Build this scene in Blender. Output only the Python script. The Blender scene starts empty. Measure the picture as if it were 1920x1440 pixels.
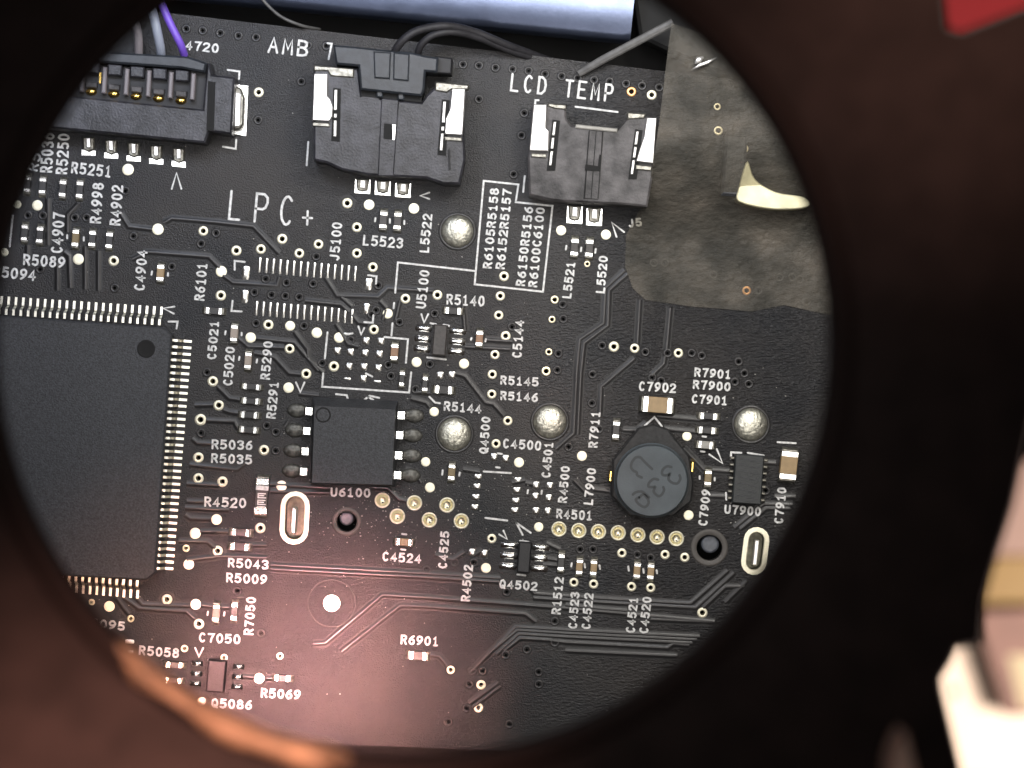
import bpy, bmesh, math, random
from mathutils import Vector, Matrix
random.seed(4)
R = math.radians
SC = bpy.context.scene
COL = SC.collection
SC.unit_settings.system = 'METRIC'
SC.unit_settings.scale_length = 0.001            # one unit is one millimetre

# ------------------------------------------------------------------ camera
H = 200.0
cd = bpy.data.cameras.new('camera')
cam = bpy.data.objects.new('camera', cd); COL.objects.link(cam)
cam.location = (0, 0, H)
cd.sensor_width = 36; cd.lens = 36 * H / 64.0
cd.clip_start = 1; cd.clip_end = 3000
cd.dof.use_dof = True; cd.dof.focus_distance = H - 0.3
cd.dof.aperture_fstop = cd.lens * 1e-3 / 2.8
SC.camera = cam

def W(x, y, z=0.0):
    """a point of the photograph (1920 x 1440) at height z above the board, in mm"""
    s = (H - z) / H
    return Vector(((x - 960) / 30 * s, (720 - y) / 30 * s, z))

# ------------------------------------------------------------------ world, exposure
w = bpy.data.worlds.new('World'); SC.world = w; w.use_nodes = True
w.node_tree.nodes['Background'].inputs[0].default_value = (0.9, 0.62, 0.5, 1)
w.node_tree.nodes['Background'].inputs[1].default_value = 0.012
SC.view_settings.view_transform = 'Standard'; SC.view_settings.look = 'None'
SC.view_settings.exposure = 0.75; SC.view_settings.gamma = 1
SC.cycles.use_denoising = True
SC.cycles.max_bounces = 8
SC.cycles.transparent_max_bounces = 8
SC.cycles.sample_clamp_indirect = 4

# ------------------------------------------------------------------ lamps
def area(name, loc, aim, size, power, col, size_y=None, spread=180, shape=None):
    l = bpy.data.lights.new(name, 'AREA')
    l.energy = power; l.color = col; l.size = size
    l.shape = shape or ('RECTANGLE' if size_y else 'SQUARE')
    if size_y: l.size_y = size_y
    l.spread = R(spread)
    o = bpy.data.objects.new(name, l); COL.objects.link(o)
    o.location = loc
    o.rotation_euler = (Vector(aim) - Vector(loc)).to_track_quat('-Z', 'Y').to_euler()
    return o
# LED ring under the eyepiece, brightest on its far (upper) side
RING = 2900
for k in range(8):
    a = R(45 * k + 22.5)
    ca, sa = math.cos(a), math.sin(a)
    if k == 4 or k == 5: continue
    p = RING * (1.0 if sa < 0 else 1.25)
    area('ring_led', (-4 + 29 * ca, 2 + 29 * sa, 57), (-4 + 6 * ca, 2 + 6 * sa, 0), 15, p, (1.0, 0.955 - 0.035 * ca, 0.93 - 0.10 * ca))
for x, p, c in ((-22, 15000, (0.74, 0.82, 1.0)), (0, 15000, (0.92, 0.94, 1.0)), (21, 15000, (1.0, 0.97, 0.90))):
    area('far_led', (x, 37, 56), (x * .35, 4, 0), 18, p, c, size_y=13)
# lamp round the camera, shining down the tube
area('coaxial_lamp', (0, 6, 232), (-3, 0, 0), 36, 750, (1, 0.98, 0.94), shape='DISK', spread=22)
# unseen lamps added under the rim; sheen imitates a hand reflected in the lens
area('pink_sheen_fill', (-15.2, -20.3, 58.3), (-13.2, -17, 0), 5.5, 900, (1.0, 0.43, 0.46), size_y=8.5, spread=19)
area('pink_sheen_fill', (-12.6, -26.5, 58.3), (-10, -20, 0), 2.2, 900, (1.0, 0.47, 0.38), size_y=8, spread=20)
area('pink_sheen_fill', (-25, -24, 58.3), (-20, -19, 0), 7, 1400, (1.0, 0.52, 0.36), size_y=7, spread=26)
# warm lamp over the lower left of the eyepiece face
sp = bpy.data.lights.new('warm_spot', 'SPOT'); sp.energy = 800000; sp.color = (1, 0.55, 0.42)
sp.spot_size = R(25); sp.spot_blend = 1.0; sp.shadow_soft_size = 5
so = bpy.data.objects.new('warm_spot', sp); COL.objects.link(so)
so.location = (2, 10, 150)
so.rotation_euler = (Vector((-17, -27, 62)) - so.location).to_track_quat('-Z', 'Y').to_euler()
# weak unseen spot added to brighten the upper right of the eyepiece face
sp = bpy.data.lights.new('face_fill_spot', 'SPOT'); sp.energy = 190000; sp.color = (1, 0.62, 0.48)
sp.spot_size = R(16); sp.spot_blend = 1.0; sp.shadow_soft_size = 5
so = bpy.data.objects.new('face_fill_spot', sp); COL.objects.link(so)
so.location = (22, 30, 150)
so.rotation_euler = (Vector((18.5, 16.5, 62)) - so.location).to_track_quat('-Z', 'Y').to_euler()
# unseen fill light added for the things on the desk, right
area('desk_fill', (112, -52, -80), (64, -40, -198), 40, 230000, (1, 0.84, 0.70))

# ------------------------------------------------------------------ materials
MATS = {}
def mat(name, col, rough=0.5, metal=0.0, spec=0.5, noise=None, bump=None, coat=0.0):
    """noise = (scale, low, high) multiplies the colour; bump = (scale, strength)"""
    m = bpy.data.materials.new(name); m.use_nodes = True
    n = m.node_tree.nodes; L = m.node_tree.links
    b = n['Principled BSDF']
    b.inputs['Base Color'].default_value = (*col, 1)
    b.inputs['Roughness'].default_value = rough
    b.inputs['Metallic'].default_value = metal
    b.inputs['Specular IOR Level'].default_value = spec
    b.inputs['Coat Weight'].default_value = coat
    tc = n.new('ShaderNodeTexCoord')
    if noise:
        t = n.new('ShaderNodeTexNoise'); t.inputs['Scale'].default_value = noise[0]
        t.inputs['Detail'].default_value = 5
        L.new(tc.outputs['Object'], t.inputs['Vector'])
        r = n.new('ShaderNodeValToRGB')
        r.color_ramp.elements[0].position = 0.32; r.color_ramp.elements[1].position = 0.70
        r.color_ramp.elements[0].color = (*[c * noise[1] for c in col], 1)
        r.color_ramp.elements[1].color = (*[min(1, c * noise[2]) for c in col], 1)
        L.new(t.outputs['Fac'], r.inputs['Fac']); L.new(r.outputs['Color'], b.inputs['Base Color'])
    if bump:
        t = n.new('ShaderNodeTexNoise'); t.inputs['Scale'].default_value = bump[0]
        t.inputs['Detail'].default_value = 4
        L.new(tc.outputs['Object'], t.inputs['Vector'])
        u = n.new('ShaderNodeBump'); u.inputs['Strength'].default_value = bump[1]
        u.inputs['Distance'].default_value = 0.05
        L.new(t.outputs['Fac'], u.inputs['Height']); L.new(u.outputs['Normal'], b.inputs['Normal'])
    MATS[name] = m
    return m

def make_mask():
    """black solder mask: fine grain everywhere, the glass weave shows through on the right"""
    m = bpy.data.materials.new('solder_mask'); m.use_nodes = True
    n = m.node_tree.nodes; L = m.node_tree.links; b = n['Principled BSDF']
    tc = n.new('ShaderNodeTexCoord')
    big = n.new('ShaderNodeTexNoise'); big.inputs['Scale'].default_value = 0.14; big.inputs['Detail'].default_value = 8
    L.new(tc.outputs['Object'], big.inputs['Vector'])
    cr = n.new('ShaderNodeValToRGB')
    cr.color_ramp.elements[0].position = 0.35; cr.color_ramp.elements[1].position = 0.68
    cr.color_ramp.elements[0].color = (0.013, 0.014, 0.017, 1); cr.color_ramp.elements[1].color = (0.036, 0.033, 0.032, 1)
    L.new(big.outputs['Fac'], cr.inputs['Fac']); L.new(cr.outputs['Color'], b.inputs['Base Color'])
    b.inputs['Specular IOR Level'].default_value = 0.22
    rr = n.new('ShaderNodeMapRange'); rr.inputs['To Min'].default_value = 0.28; rr.inputs['To Max'].default_value = 0.58
    L.new(big.outputs['Fac'], rr.inputs['Value']); L.new(rr.outputs['Result'], b.inputs['Roughness'])
    b.inputs['Coat Weight'].default_value = 0.28; b.inputs['Coat Roughness'].default_value = 0.17
    g = n.new('ShaderNodeTexNoise'); g.inputs['Scale'].default_value = 10; g.inputs['Detail'].default_value = 4
    L.new(tc.outputs['Object'], g.inputs['Vector'])
    mp = n.new('ShaderNodeMapping'); mp.inputs['Scale'].default_value = (1.9, 4.4, 1); mp.inputs['Rotation'].default_value = (0, 0, R(-12))
    L.new(tc.outputs['Object'], mp.inputs['Vector'])
    wv = n.new('ShaderNodeTexNoise'); wv.inputs['Scale'].default_value = 1.7; wv.inputs['Detail'].default_value = 4
    L.new(mp.outputs['Vector'], wv.inputs['Vector'])
    sx = n.new('ShaderNodeSeparateXYZ'); L.new(tc.outputs['Object'], sx.inputs['Vector'])
    mr = n.new('ShaderNodeMapRange'); mr.inputs['From Min'].default_value = -1; mr.inputs['From Max'].default_value = 9
    L.new(sx.outputs['X'], mr.inputs['Value'])
    mx = n.new('ShaderNodeMix'); mx.data_type = 'FLOAT'
    gm_ = n.new('ShaderNodeMath'); gm_.operation = 'MULTIPLY'; gm_.inputs[1].default_value = 0.30
    L.new(g.outputs['Fac'], gm_.inputs[0])
    L.new(mr.outputs['Result'], mx.inputs[0]); L.new(gm_.outputs[0], mx.inputs[2]); L.new(wv.outputs['Fac'], mx.inputs[3])
    u = n.new('ShaderNodeBump'); u.inputs['Strength'].default_value = 1.0; u.inputs['Distance'].default_value = 0.19
    L.new(mx.outputs[0], u.inputs['Height']); L.new(u.outputs['Normal'], b.inputs['Normal']); L.new(u.outputs['Normal'], b.inputs['Coat Normal'])
    MATS['mask'] = m
make_mask()
mat('trace', (0.026, 0.025, 0.026), 0.33, spec=0.45, coat=0.10, bump=(6, 0.2))
mat('mask_gap', (0.007, 0.007, 0.008), 0.45, bump=(6, 0.3))
mat('laminate', (0.09, 0.08, 0.06), 0.7, noise=(3, 0.7, 1.3))
mat('silk', (0.90, 0.90, 0.89), 0.6, noise=(5, 0.62, 1.05))
mat('gold', (0.93, 0.84, 0.60), 0.36, metal=1.0, bump=(7, 0.15))
mat('cream_pad', (0.93, 0.89, 0.70), 0.42, metal=0.55, noise=(5, 0.9, 1.05))
mat('copper', (0.85, 0.45, 0.20), 0.4, metal=1.0)
mat('brass_hole', (0.70, 0.66, 0.50), 0.30, metal=1.0, bump=(5, 0.3))
mat('solder', (0.88, 0.87, 0.82), 0.28, metal=1.0, bump=(6, 0.35))
mat('solder_rough', (0.80, 0.79, 0.68), 0.40, metal=0.85, noise=(4, 0.5, 1.12), bump=(6, 1.0))
mat('tin', (0.90, 0.90, 0.88), 0.22, metal=1.0, bump=(3, 0.1))
mat('bright_clip', (0.95, 0.94, 0.92), 0.33, metal=0.75)
mat('dull_tin', (0.35, 0.34, 0.30), 0.45, metal=0.9, noise=(4, 0.5, 1.3), bump=(5, 0.5))
mat('gold_contact', (0.85, 0.58, 0.16), 0.22, metal=1.0)
mat('mold', (0.040, 0.042, 0.047), 0.58, noise=(9, 0.6, 1.5), bump=(10, 0.7))
mat('mold_dark', (0.016, 0.016, 0.018), 0.5, noise=(9, 0.7, 1.4), bump=(12, 0.3))
mat('mold_ridged', (0.028, 0.032, 0.034), 0.5, bump=(10, 0.3))
mat('plastic', (0.025, 0.025, 0.030), 0.42, noise=(1.1, 0.6, 2.2), bump=(7, 0.6))
mat('plastic_dusty', (0.050, 0.047, 0.048), 0.55, noise=(0.9, 0.5, 2.6), bump=(6, 0.8))
mat('plastic_dark', (0.012, 0.012, 0.014), 0.55)
mat('plug', (0.024, 0.028, 0.034), 0.42, noise=(2, 0.8, 1.5), bump=(9, 0.2))
mat('resistor', (0.028, 0.027, 0.028), 0.4, bump=(8, 0.2))
mat('ferrite', (0.055, 0.050, 0.048), 0.45, noise=(5, 0.7, 1.3))
mat('cap_tan', (0.37, 0.255, 0.13), 0.45, noise=(2.5, 0.85, 1.12))
mat('cap_orange', (0.33, 0.19, 0.115), 0.45, noise=(2.5, 0.85, 1.12))
mat('cap_olive', (0.24, 0.18, 0.09), 0.45, noise=(2.5, 0.8, 1.15))
mat('cap_pale', (0.38, 0.32, 0.27), 0.45, noise=(2.5, 0.85, 1.12))
mat('cap_grey', (0.36, 0.35, 0.32), 0.45, noise=(2.5, 0.85, 1.12))
mat('coil_top', (0.070, 0.086, 0.098), 0.55, noise=(0.6, 0.85, 1.2), bump=(9, 0.2))
mat('coil_base', (0.018, 0.018, 0.019), 0.6, noise=(4, 0.6, 1.7), bump=(8, 0.5))
mat('ink', (0.036, 0.042, 0.047), 0.6)
mat('post', (0.09, 0.10, 0.12), 0.4, noise=(3, 0.7, 1.3))
mat('hole_ring', (0.085, 0.078, 0.072), 0.5, bump=(6, 0.3))
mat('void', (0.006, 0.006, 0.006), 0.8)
mat('chassis', (0.15, 0.18, 0.27), 0.36, metal=0.9, noise=(0.5, 0.85, 1.1), bump=(3, 0.12))
mat('rubber', (0.022, 0.021, 0.022), 0.55, bump=(4, 0.2))
mat('wire_black', (0.020, 0.019, 0.022), 0.6, noise=(2, .7, 1.4), bump=(6, .3))
mat('wire_purple', (0.20, 0.10, 0.62), 0.4)
mat('wire_blue_grey', (0.30, 0.33, 0.40), 0.45)
mat('wire_grey', (0.22, 0.20, 0.21), 0.45)
mat('strap', (0.10, 0.098, 0.095), 0.5, noise=(2, 0.8, 1.3))
mat('tube_face', (0.026, 0.017, 0.016), 0.8, spec=0.15, noise=(0.5, 0.75, 1.2), bump=(1.5, 0.2))
mat('tube_bore', (0.005, 0.005, 0.005), 0.95, spec=0.03)
mat('tube_lip', (0.024, 0.016, 0.015), 0.9, spec=0.1)
mat('lit_lip', (0.36, 0.215, 0.13), 0.6, noise=(.5, .3, 1.4))  # tan of the lamplit rim, the light put into the colour
mat('fillet_dark', (0.15, 0.148, 0.135), 0.5, metal=0.7, noise=(4, 0.4, 1.4), bump=(5, 0.6))
mat('white_plate', (0.85, 0.72, 0.62), 0.5)
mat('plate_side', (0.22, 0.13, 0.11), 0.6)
mat('screw', (0.20, 0.12, 0.09), 0.5, metal=0.6)
mat('rose_card', (0.20, 0.105, 0.09), 0.6, noise=(0.2, 0.8, 1.1))
mat('cream_card', (0.45, 0.38, 0.25), 0.6)
mat('yellow_card', (0.20, 0.115, 0.015), 0.5)
mat('pink_card', (0.26, 0.17, 0.15), 0.6)
mat('red_cloth', (0.28, 0.006, 0.012), 0.7)
mat('desk_top', (0.014, 0.011, 0.010), 0.8)
mat('pale_plate', (0.80, 0.76, 0.52), 0.45, metal=0.3, noise=(.8, .7, 1.1))
mat('dust', (0.42, 0.41, 0.38), 0.8)
mat('slot_floor', (0.20, 0.19, 0.14), 0.5, metal=0.4, noise=(3, .5, 1.3))
mat('pale_glint', (0.75, 0.48, 0.38), 0.4)  # pale colour standing in for a bright glint

def make_tape():
    m = bpy.data.materials.new('clear_tape'); m.use_nodes = True
    n = m.node_tree.nodes; L = m.node_tree.links; b = n['Principled BSDF']
    tc = n.new('ShaderNodeTexCoord')
    t = n.new('ShaderNodeTexNoise'); t.inputs['Scale'].default_value = 0.30; t.inputs['Detail'].default_value = 9
    L.new(tc.outputs['Object'], t.inputs['Vector'])
    cr = n.new('ShaderNodeValToRGB')
    cr.color_ramp.elements[0].position = 0.3; cr.color_ramp.elements[1].position = 0.75
    cr.color_ramp.elements[0].color = (0.098, 0.098, 0.084, 1); cr.color_ramp.elements[1].color = (0.215, 0.185, 0.150, 1)
    L.new(t.outputs['Fac'], cr.inputs['Fac']); L.new(cr.outputs['Color'], b.inputs['Base Color'])
    b.inputs['Roughness'].default_value = 0.45; b.inputs['Specular IOR Level'].default_value = 0.4
    g = n.new('ShaderNodeTexNoise'); g.inputs['Scale'].default_value = 2.2; g.inputs['Detail'].default_value = 8
    L.new(tc.outputs['Object'], g.inputs['Vector'])
    u = n.new('ShaderNodeBump'); u.inputs['Strength'].default_value = 0.9; u.inputs['Distance'].default_value = 0.22
    L.new(g.outputs['Fac'], u.inputs['Height']); L.new(u.outputs['Normal'], b.inputs['Normal'])
    tr = n.new('ShaderNodeBsdfTransparent'); tr.inputs[0].default_value = (0.92, 0.9, 0.84, 1)
    mx = n.new('ShaderNodeMixShader')
    ar = n.new('ShaderNodeMapRange'); ar.inputs['To Min'].default_value = 0.18; ar.inputs['To Max'].default_value = 0.64
    ar.inputs['From Min'].default_value = 0.3; ar.inputs['From Max'].default_value = 0.7
    L.new(t.outputs['Fac'], ar.inputs['Value']); L.new(ar.outputs['Result'], mx.inputs[0])
    L.new(tr.outputs[0], mx.inputs[1]); L.new(b.outputs[0], mx.inputs[2])
    L.new(mx.outputs[0], n['Material Output'].inputs[0])
    MATS['tape'] = m
make_tape()

# ------------------------------------------------------------------ object helpers
def link(name, mesh, parent=None, loc=None, rz=0.0):
    o = bpy.data.objects.new(name, mesh); COL.objects.link(o)
    if parent: o.parent = parent
    if loc is not None: o.location = loc
    o.rotation_euler.z = rz
    return o
def tag(o, label=None, cat=None, group=None, kind=None):
    if label: o['label'] = label
    if cat: o['category'] = cat
    if group: o['group'] = group
    if kind: o['kind'] = kind
    return o
def thing(name, label, cat, loc, rz=0.0, group=None):
    o = bpy.data.objects.new(name, None); COL.objects.link(o)
    o.empty_display_size = 0.3
    o.location = loc; o.rotation_euler.z = rz
    return tag(o, label, cat, group)

class MB:
    def __init__(s): s.v = []; s.f = []
    def add(s, vs, fs):
        n = len(s.v); s.v += [tuple(p) for p in vs]; s.f += [tuple(i + n for i in f) for f in fs]; return s
    def box(s, c, d, top=None, rz=0.0):
        """box about centre c=(x,y,z0..) given as (x,y,z0,z1); top = chamfer"""
        x, y, z0, z1 = c; a, b = d[0] / 2, d[1] / 2
        q = [(-a, -b), (a, -b), (a, b), (-a, b)]
        cr, sr = math.cos(rz), math.sin(rz)
        T = lambda p, z: (x + p[0] * cr - p[1] * sr, y + p[0] * sr + p[1] * cr, z)
        if not top:
            vs = [T(p, z0) for p in q] + [T(p, z1) for p in q]
            return s.add(vs, [(0, 3, 2, 1), (4, 5, 6, 7), (0, 1, 5, 4), (1, 2, 6, 5), (2, 3, 7, 6), (3, 0, 4, 7)])
        k = lambda p: ((p[0] - math.copysign(top, p[0])), (p[1] - math.copysign(top, p[1])))
        vs = [T(p, z0) for p in q] + [T(p, z1 - top) for p in q] + [T(k(p), z1) for p in q]
        fs = [(0, 3, 2, 1), (8, 9, 10, 11)]
        for o in (0, 4):
            for i in range(4):
                j = (i + 1) % 4; fs.append((o + i, o + j, o + 4 + j, o + 4 + i))
        return s.add(vs, fs)
    def prism(s, pts, z0, z1, ch=0.0):
        """pts = list of (x,y) mm, any winding"""
        ar = sum(pts[i][0] * pts[(i + 1) % len(pts)][1] - pts[(i + 1) % len(pts)][0] * pts[i][1] for i in range(len(pts)))
        if ar < 0: pts = pts[::-1]
        n = len(pts)
        rings = [[(p[0], p[1], z0) for p in pts]]
        if ch:
            ins = []
            for i in range(n):
                a, b, c = Vector(pts[i - 1][:2]), Vector(pts[i][:2]), Vector(pts[(i + 1) % n][:2])
                d1 = (b - a).normalized(); d2 = (c - b).normalized()
                n1 = Vector((-d1.y, d1.x)); n2 = Vector((-d2.y, d2.x))
                m = n1 + n2
                k = max(0.35, 1 + n1.dot(n2))
                ins.append(b + m * (ch / k))
            rings.append([(p[0], p[1], z1 - ch) for p in pts]); rings.append([(p.x, p.y, z1) for p in ins])
        else:
            rings.append([(p[0], p[1], z1) for p in pts])
        vs = [v for r in rings for v in r]; fs = []
        for k in range(len(rings) - 1):
            for i in range(n):
                j = (i + 1) % n; fs.append((k * n + i, k * n + j, k * n + n + j, k * n + n + i))
        fs.append(tuple(range((len(rings) - 1) * n, len(rings) * n))); fs.append(tuple(reversed(range(n))))
        return s.add(vs, fs)
    def frustum(s, lo, hi, z0, z1):
        n = len(lo)
        vs = [(p[0], p[1], z0) for p in lo] + [(p[0], p[1], z1) for p in hi]
        fs = [(i, (i + 1) % n, n + (i + 1) % n, n + i) for i in range(n)] + [tuple(range(n, 2 * n)), tuple(reversed(range(n)))]
        return s.add(vs, fs)
    def lathe(s, prof, seg=24, c=(0, 0), cap0=False, cap1=False, sx=1.0, sy=1.0):
        vs = []; fs = []
        for r, z in prof:
            for k in range(seg):
                a = 2 * math.pi * k / seg
                vs.append((c[0] + r * math.cos(a) * sx, c[1] + r * math.sin(a) * sy, z))
        for i in range(len(prof) - 1):
            for k in range(seg):
                j = (k + 1) % seg
                fs.append((i * seg + k, i * seg + j, (i + 1) * seg + j, (i + 1) * seg + k))
        if cap0: fs.append(tuple(range(seg)))
        if cap1: fs.append(tuple(range((len(prof) - 1) * seg, len(prof) * seg)))
        return s.add(vs, fs)
    def tube(s, path, r, seg=10, flat=1.0):
        P = [Vector(p) for p in path]; n = len(P); vs = []; fs = []
        for i, p in enumerate(P):
            t = (P[min(i + 1, n - 1)] - P[max(i - 1, 0)]).normalized()
            u = t.cross(Vector((0, 0, 1)))
            u = u.normalized() if u.length > 1e-4 else Vector((1, 0, 0))
            v = u.cross(t).normalized()
            rr = r[i] if isinstance(r, (list, tuple)) else r
            for k in range(seg):
                a = 2 * math.pi * k / seg
                vs.append(p + u * rr * math.cos(a) + v * rr * flat * math.sin(a))
        for i in range(n - 1):
            for k in range(seg):
                j = (k + 1) % seg
                fs.append((i * seg + k, i * seg + j, (i + 1) * seg + j, (i + 1) * seg + k))
        fs.append(tuple(range(seg))); fs.append(tuple(range((n - 1) * seg, n * seg)))
        return s.add(vs, fs)
    def ribbon(s, pts, wd, z, cap=True):
        """flat printed stroke"""
        P = [Vector(p[:2]) for p in pts]
        Q = [P[0]]
        for p in P[1:]:
            if (p - Q[-1]).length > 1e-5: Q.append(p)
        P = Q; n = len(P)
        if n < 2: return s
        closed = (P[0] - P[-1]).length < 1e-4 and n > 3
        if closed: P = P[:-1]; n -= 1
        Lf, Rt = [], []
        for i in range(n):
            a = P[i - 1] if (i > 0 or closed) else P[i]; b = P[i]; c = P[(i + 1) % n] if (i < n - 1 or closed) else P[i]
            d1 = (b - a).normalized() if (b - a).length > 0 else (c - b).normalized()
            d2 = (c - b).normalized() if (c - b).length > 0 else d1
            n1 = Vector((-d1.y, d1.x)); n2 = Vector((-d2.y, d2.x))
            k = max(0.5, 1 + n1.dot(n2)); m = (n1 + n2) / k
            Lf.append(b + m * wd / 2); Rt.append(b - m * wd / 2)
        vs = [(p.x, p.y, z) for p in Lf] + [(p.x, p.y, z) for p in Rt]
        fs = [(n + i, n + (i + 1) % n, (i + 1) % n, i) for i in range(n if closed else n - 1)]
        base = len(s.v); s.add(vs, fs)
        if not closed and cap:
            for i, sg in ((0, -1), (n - 1, 1)):
                d = (P[1] - P[0]).normalized() if i == 0 else (P[-1] - P[-2]).normalized()
                d = d * sg; q = Vector((-d.y, d.x)); r = wd / 2
                arc = [P[i] + q * r * math.cos(t) + d * r * math.sin(t) for t in (math.pi * k / 4 for k in range(5))]
                s.add([(p.x, p.y, z) for p in arc], [tuple(range(4, -1, -1))])
        return s
    def mesh(s, name, m, smooth=False):
        me = bpy.data.meshes.new(name); me.from_pydata(s.v, [], s.f); me.materials.append(MATS[m])
        if smooth:
            me.polygons.foreach_set('use_smooth', [True] * len(me.polygons))
        me.update(); return me
    def obj(s, name, m, parent=None, loc=None, rz=0.0, smooth=False, wn=True):
        me = s.mesh(name, m, smooth)
        if wn:
            bm = bmesh.new(); bm.from_mesh(me); bmesh.ops.recalc_face_normals(bm, faces=bm.faces); bm.to_mesh(me); bm.free()
        return link(name, me, parent, loc, rz)
def px(pts, z=0.0): return [W(p[0], p[1], z)[:2] for p in pts]
def loc_px(pts, o, rz=0.0, z=0.0):
    """pixel outline into the local frame of a thing at o turned rz"""
    c, s = math.cos(-rz), math.sin(-rz); out = []
    for p in pts:
        q = W(p[0], p[1], z); dx, dy = q.x - o[0], q.y - o[1]
        out.append((dx * c - dy * s, dx * s + dy * c))
    return out
def smooth_path(pts, n=6):
    P = [Vector(p) for p in pts]; out = []
    for i in range(len(P) - 1):
        p0 = P[max(i - 1, 0)]; p1 = P[i]; p2 = P[i + 1]; p3 = P[min(i + 2, len(P) - 1)]
        for k in range(n):
            t = k / n
            out.append(0.5 * ((2 * p1) + (p2 - p0) * t + (2 * p0 - 5 * p1 + 4 * p2 - p3) * t * t + (3 * p1 - p0 - 3 * p2 + p3) * t ** 3))
    out.append(P[-1]); return out
CACHE = {}
def shared(key, fn):
    if key not in CACHE: CACHE[key] = fn()
    return CACHE[key]
def fixed(mb, name, m, smooth=False):
    me = mb.mesh(name, m, smooth)
    bm = bmesh.new(); bm.from_mesh(me); bmesh.ops.recalc_face_normals(bm, faces=bm.faces); bm.to_mesh(me); bm.free()
    return me

TILT = R(-4.5)                     # the board lies turned a little in the frame

# ------------------------------------------------------------------ the circuit board
board = thing('circuit_board', 'black printed circuit board with white lettering, filling the round view', 'circuit board', (0, 0, 0))

RINGS = [(485,173,9.5),(1222,178,9.5),(381,433,9.5),(213,489,10),(443,470,10),(414,554,10),(651,381,10),(669,426,9.5),
 (529,448,10),(489,467,9.5),(561,475,9.5),(597,458,9.5),(669,475,9.5),(699,501,9.5),(820,553,9.5),(760,560,9.5),(701,618,9.5),
 (503,609,10),(945,518,9.5),(938,555,9),(935,591,9),(948,630,9.5),(928,665,9),(923,702,9),(922,739,9),(952,789,9),(930,832,9),
 (543,654,9.5),(626,687,10),(574,701,10),(399,715,10),(410,760,10),(376,787,11),(495,844,10),(372,858,10),(417,903,10),
 (372,897,10),(488,990,10),(408,1033,10),(313,1124,10),(373,1170,10),(1151,650,10),(1190,653,9),(1272,662,9),(922,1010,9),
 (1076,1092,9),(1113,1095,9),(1184,1100,9),(1220,1102,9),(1166,1037,9),(1247,1040,9),(1284,1045,9),(1317,1149,10),
 (902,1284,9),(897,1327,9)]
THIN = [(1040,562,8),(1035,599,7),(1029,660,7),(1024,696,9),(1101,495,6),(845,1256,8),(349,1028,7),(172,1129,6),(245,1160,7),
 (346,1216,7),(420,1233,7),(525,1230,7),(1347,245,9),(1345,200,7),(1396,279,8)]
COPPER = [(1184,172,9.5),(1400,545,9)]
TENTED = [(349,54),(380,57),(413,62),(447,67),(480,70),(577,85),(612,86),(868,121),(898,123),(929,127),(961,130),(991,133),(1022,139),(1053,143),
 (1083,147),(1114,150),(1143,153),(1174,157),(1204,161),(1236,164),(565,153),(484,225),(898,186),(983,212),(978,254),(963,327),
 (405,437),(377,457),(250,443),(593,481),(498,523),(537,530),(587,532),(477,548),(509,553),(535,555),(561,557),(480,606),
 (570,611),(709,535),(705,582),(749,604),(815,588),(1055,571),(1056,598),(1047,663),(1045,694),(1111,702),(1129,648),(1210,660),
 (1252,662),(1297,662),(1316,667),(1223,708),(1240,714),(960,613),(1066,838),(604,681),(728,684),(733,705),(377,812),(500,798),
 (517,810),(517,845),(215,540),(806,683),(840,1353),(955,1358),(1010,1260),(1010,1283),(988,1218),(1040,1205),(905,1258),
 (885,1258),(880,1283),(875,1328),(445,1108),(490,1187),(950,1110),(1040,1165),(948,1228),(657,638),(779,730),(322,500),(235,358),
 (80,404),(52,404),(75,505),(162,408),(140,408),(1123,805),(697,590),(388,698),(1385,678),(1396,700),(1378,716),(1404,720),(1436,920),
 (1462,520),(1486,520),(1500,524),(1338,515),(1226,493),(1247,493),(1512,566),(1422,545),(1110,756),(800,1068),(852,1055),(888,1055),(1088,1030),(1112,1030),(1195,1040),(1220,1046)]
PADS = [(240,318,11),(70,385,10),(32,383,8),(8,473,8),(147,486,10.5),(296,430,11),(415,509,10.5),(692,384,10),(776,391,10),(727,588,9.5),
 (544,611,9.5),(594,624,10),(636,633,10),(470,633,10),(541,727,10),(781,679,9.5),(870,682,9.5),(814,772,9),(798,866,9),(806,914,9.5),
 (528,911,10),(973,867,9.5),(1091,855,9.5),(1288,818,9),(1291,966,9.5),(1010,988,9),(911,1065,9.5),(406,974,10),(366,1000,10.5),
 (354,1058,10),(205,1137,10),(367,1133,10),(486,1272,10),(378,1315,8),(1052,432,9.5),(1136,440,9.5)]
CUPS = [(717,938),(777,943),(838,947),(745,968),(805,975),(865,977),(1048,992),(1085,995),(1122,997),(1159,999),(1196,1003),(1232,1007),(1268,1010)]
SLOTS = [(552.5, 971, 27, 50, 3.0), (1416, 1033, 24, 45, 7.0)]      # centre, half width, half height, lean
NPTH = [(650, 978, 19), (1330, 1027, 24)]

def stadium(cx, cy, hw, hh, lean, n=8):
    pts = []
    for k in range(n + 1):
        a = math.pi * k / n; pts.append((hw * math.cos(a), -(hh - hw) - hw * math.sin(a)))
    for k in range(n + 1):
        a = math.pi + math.pi * k / n; pts.append((hw * math.cos(a), (hh - hw) - hw * math.sin(a)))
    c, s = math.cos(R(lean)), math.sin(R(lean))
    return [(cx + x * c - y * s, cy + x * s + y * c) for x, y in pts]
def circle(cx, cy, r, n=14):
    return [(cx + r * math.cos(2 * math.pi * k / n), cy + r * math.sin(2 * math.pi * k / n)) for k in range(n)]

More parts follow.
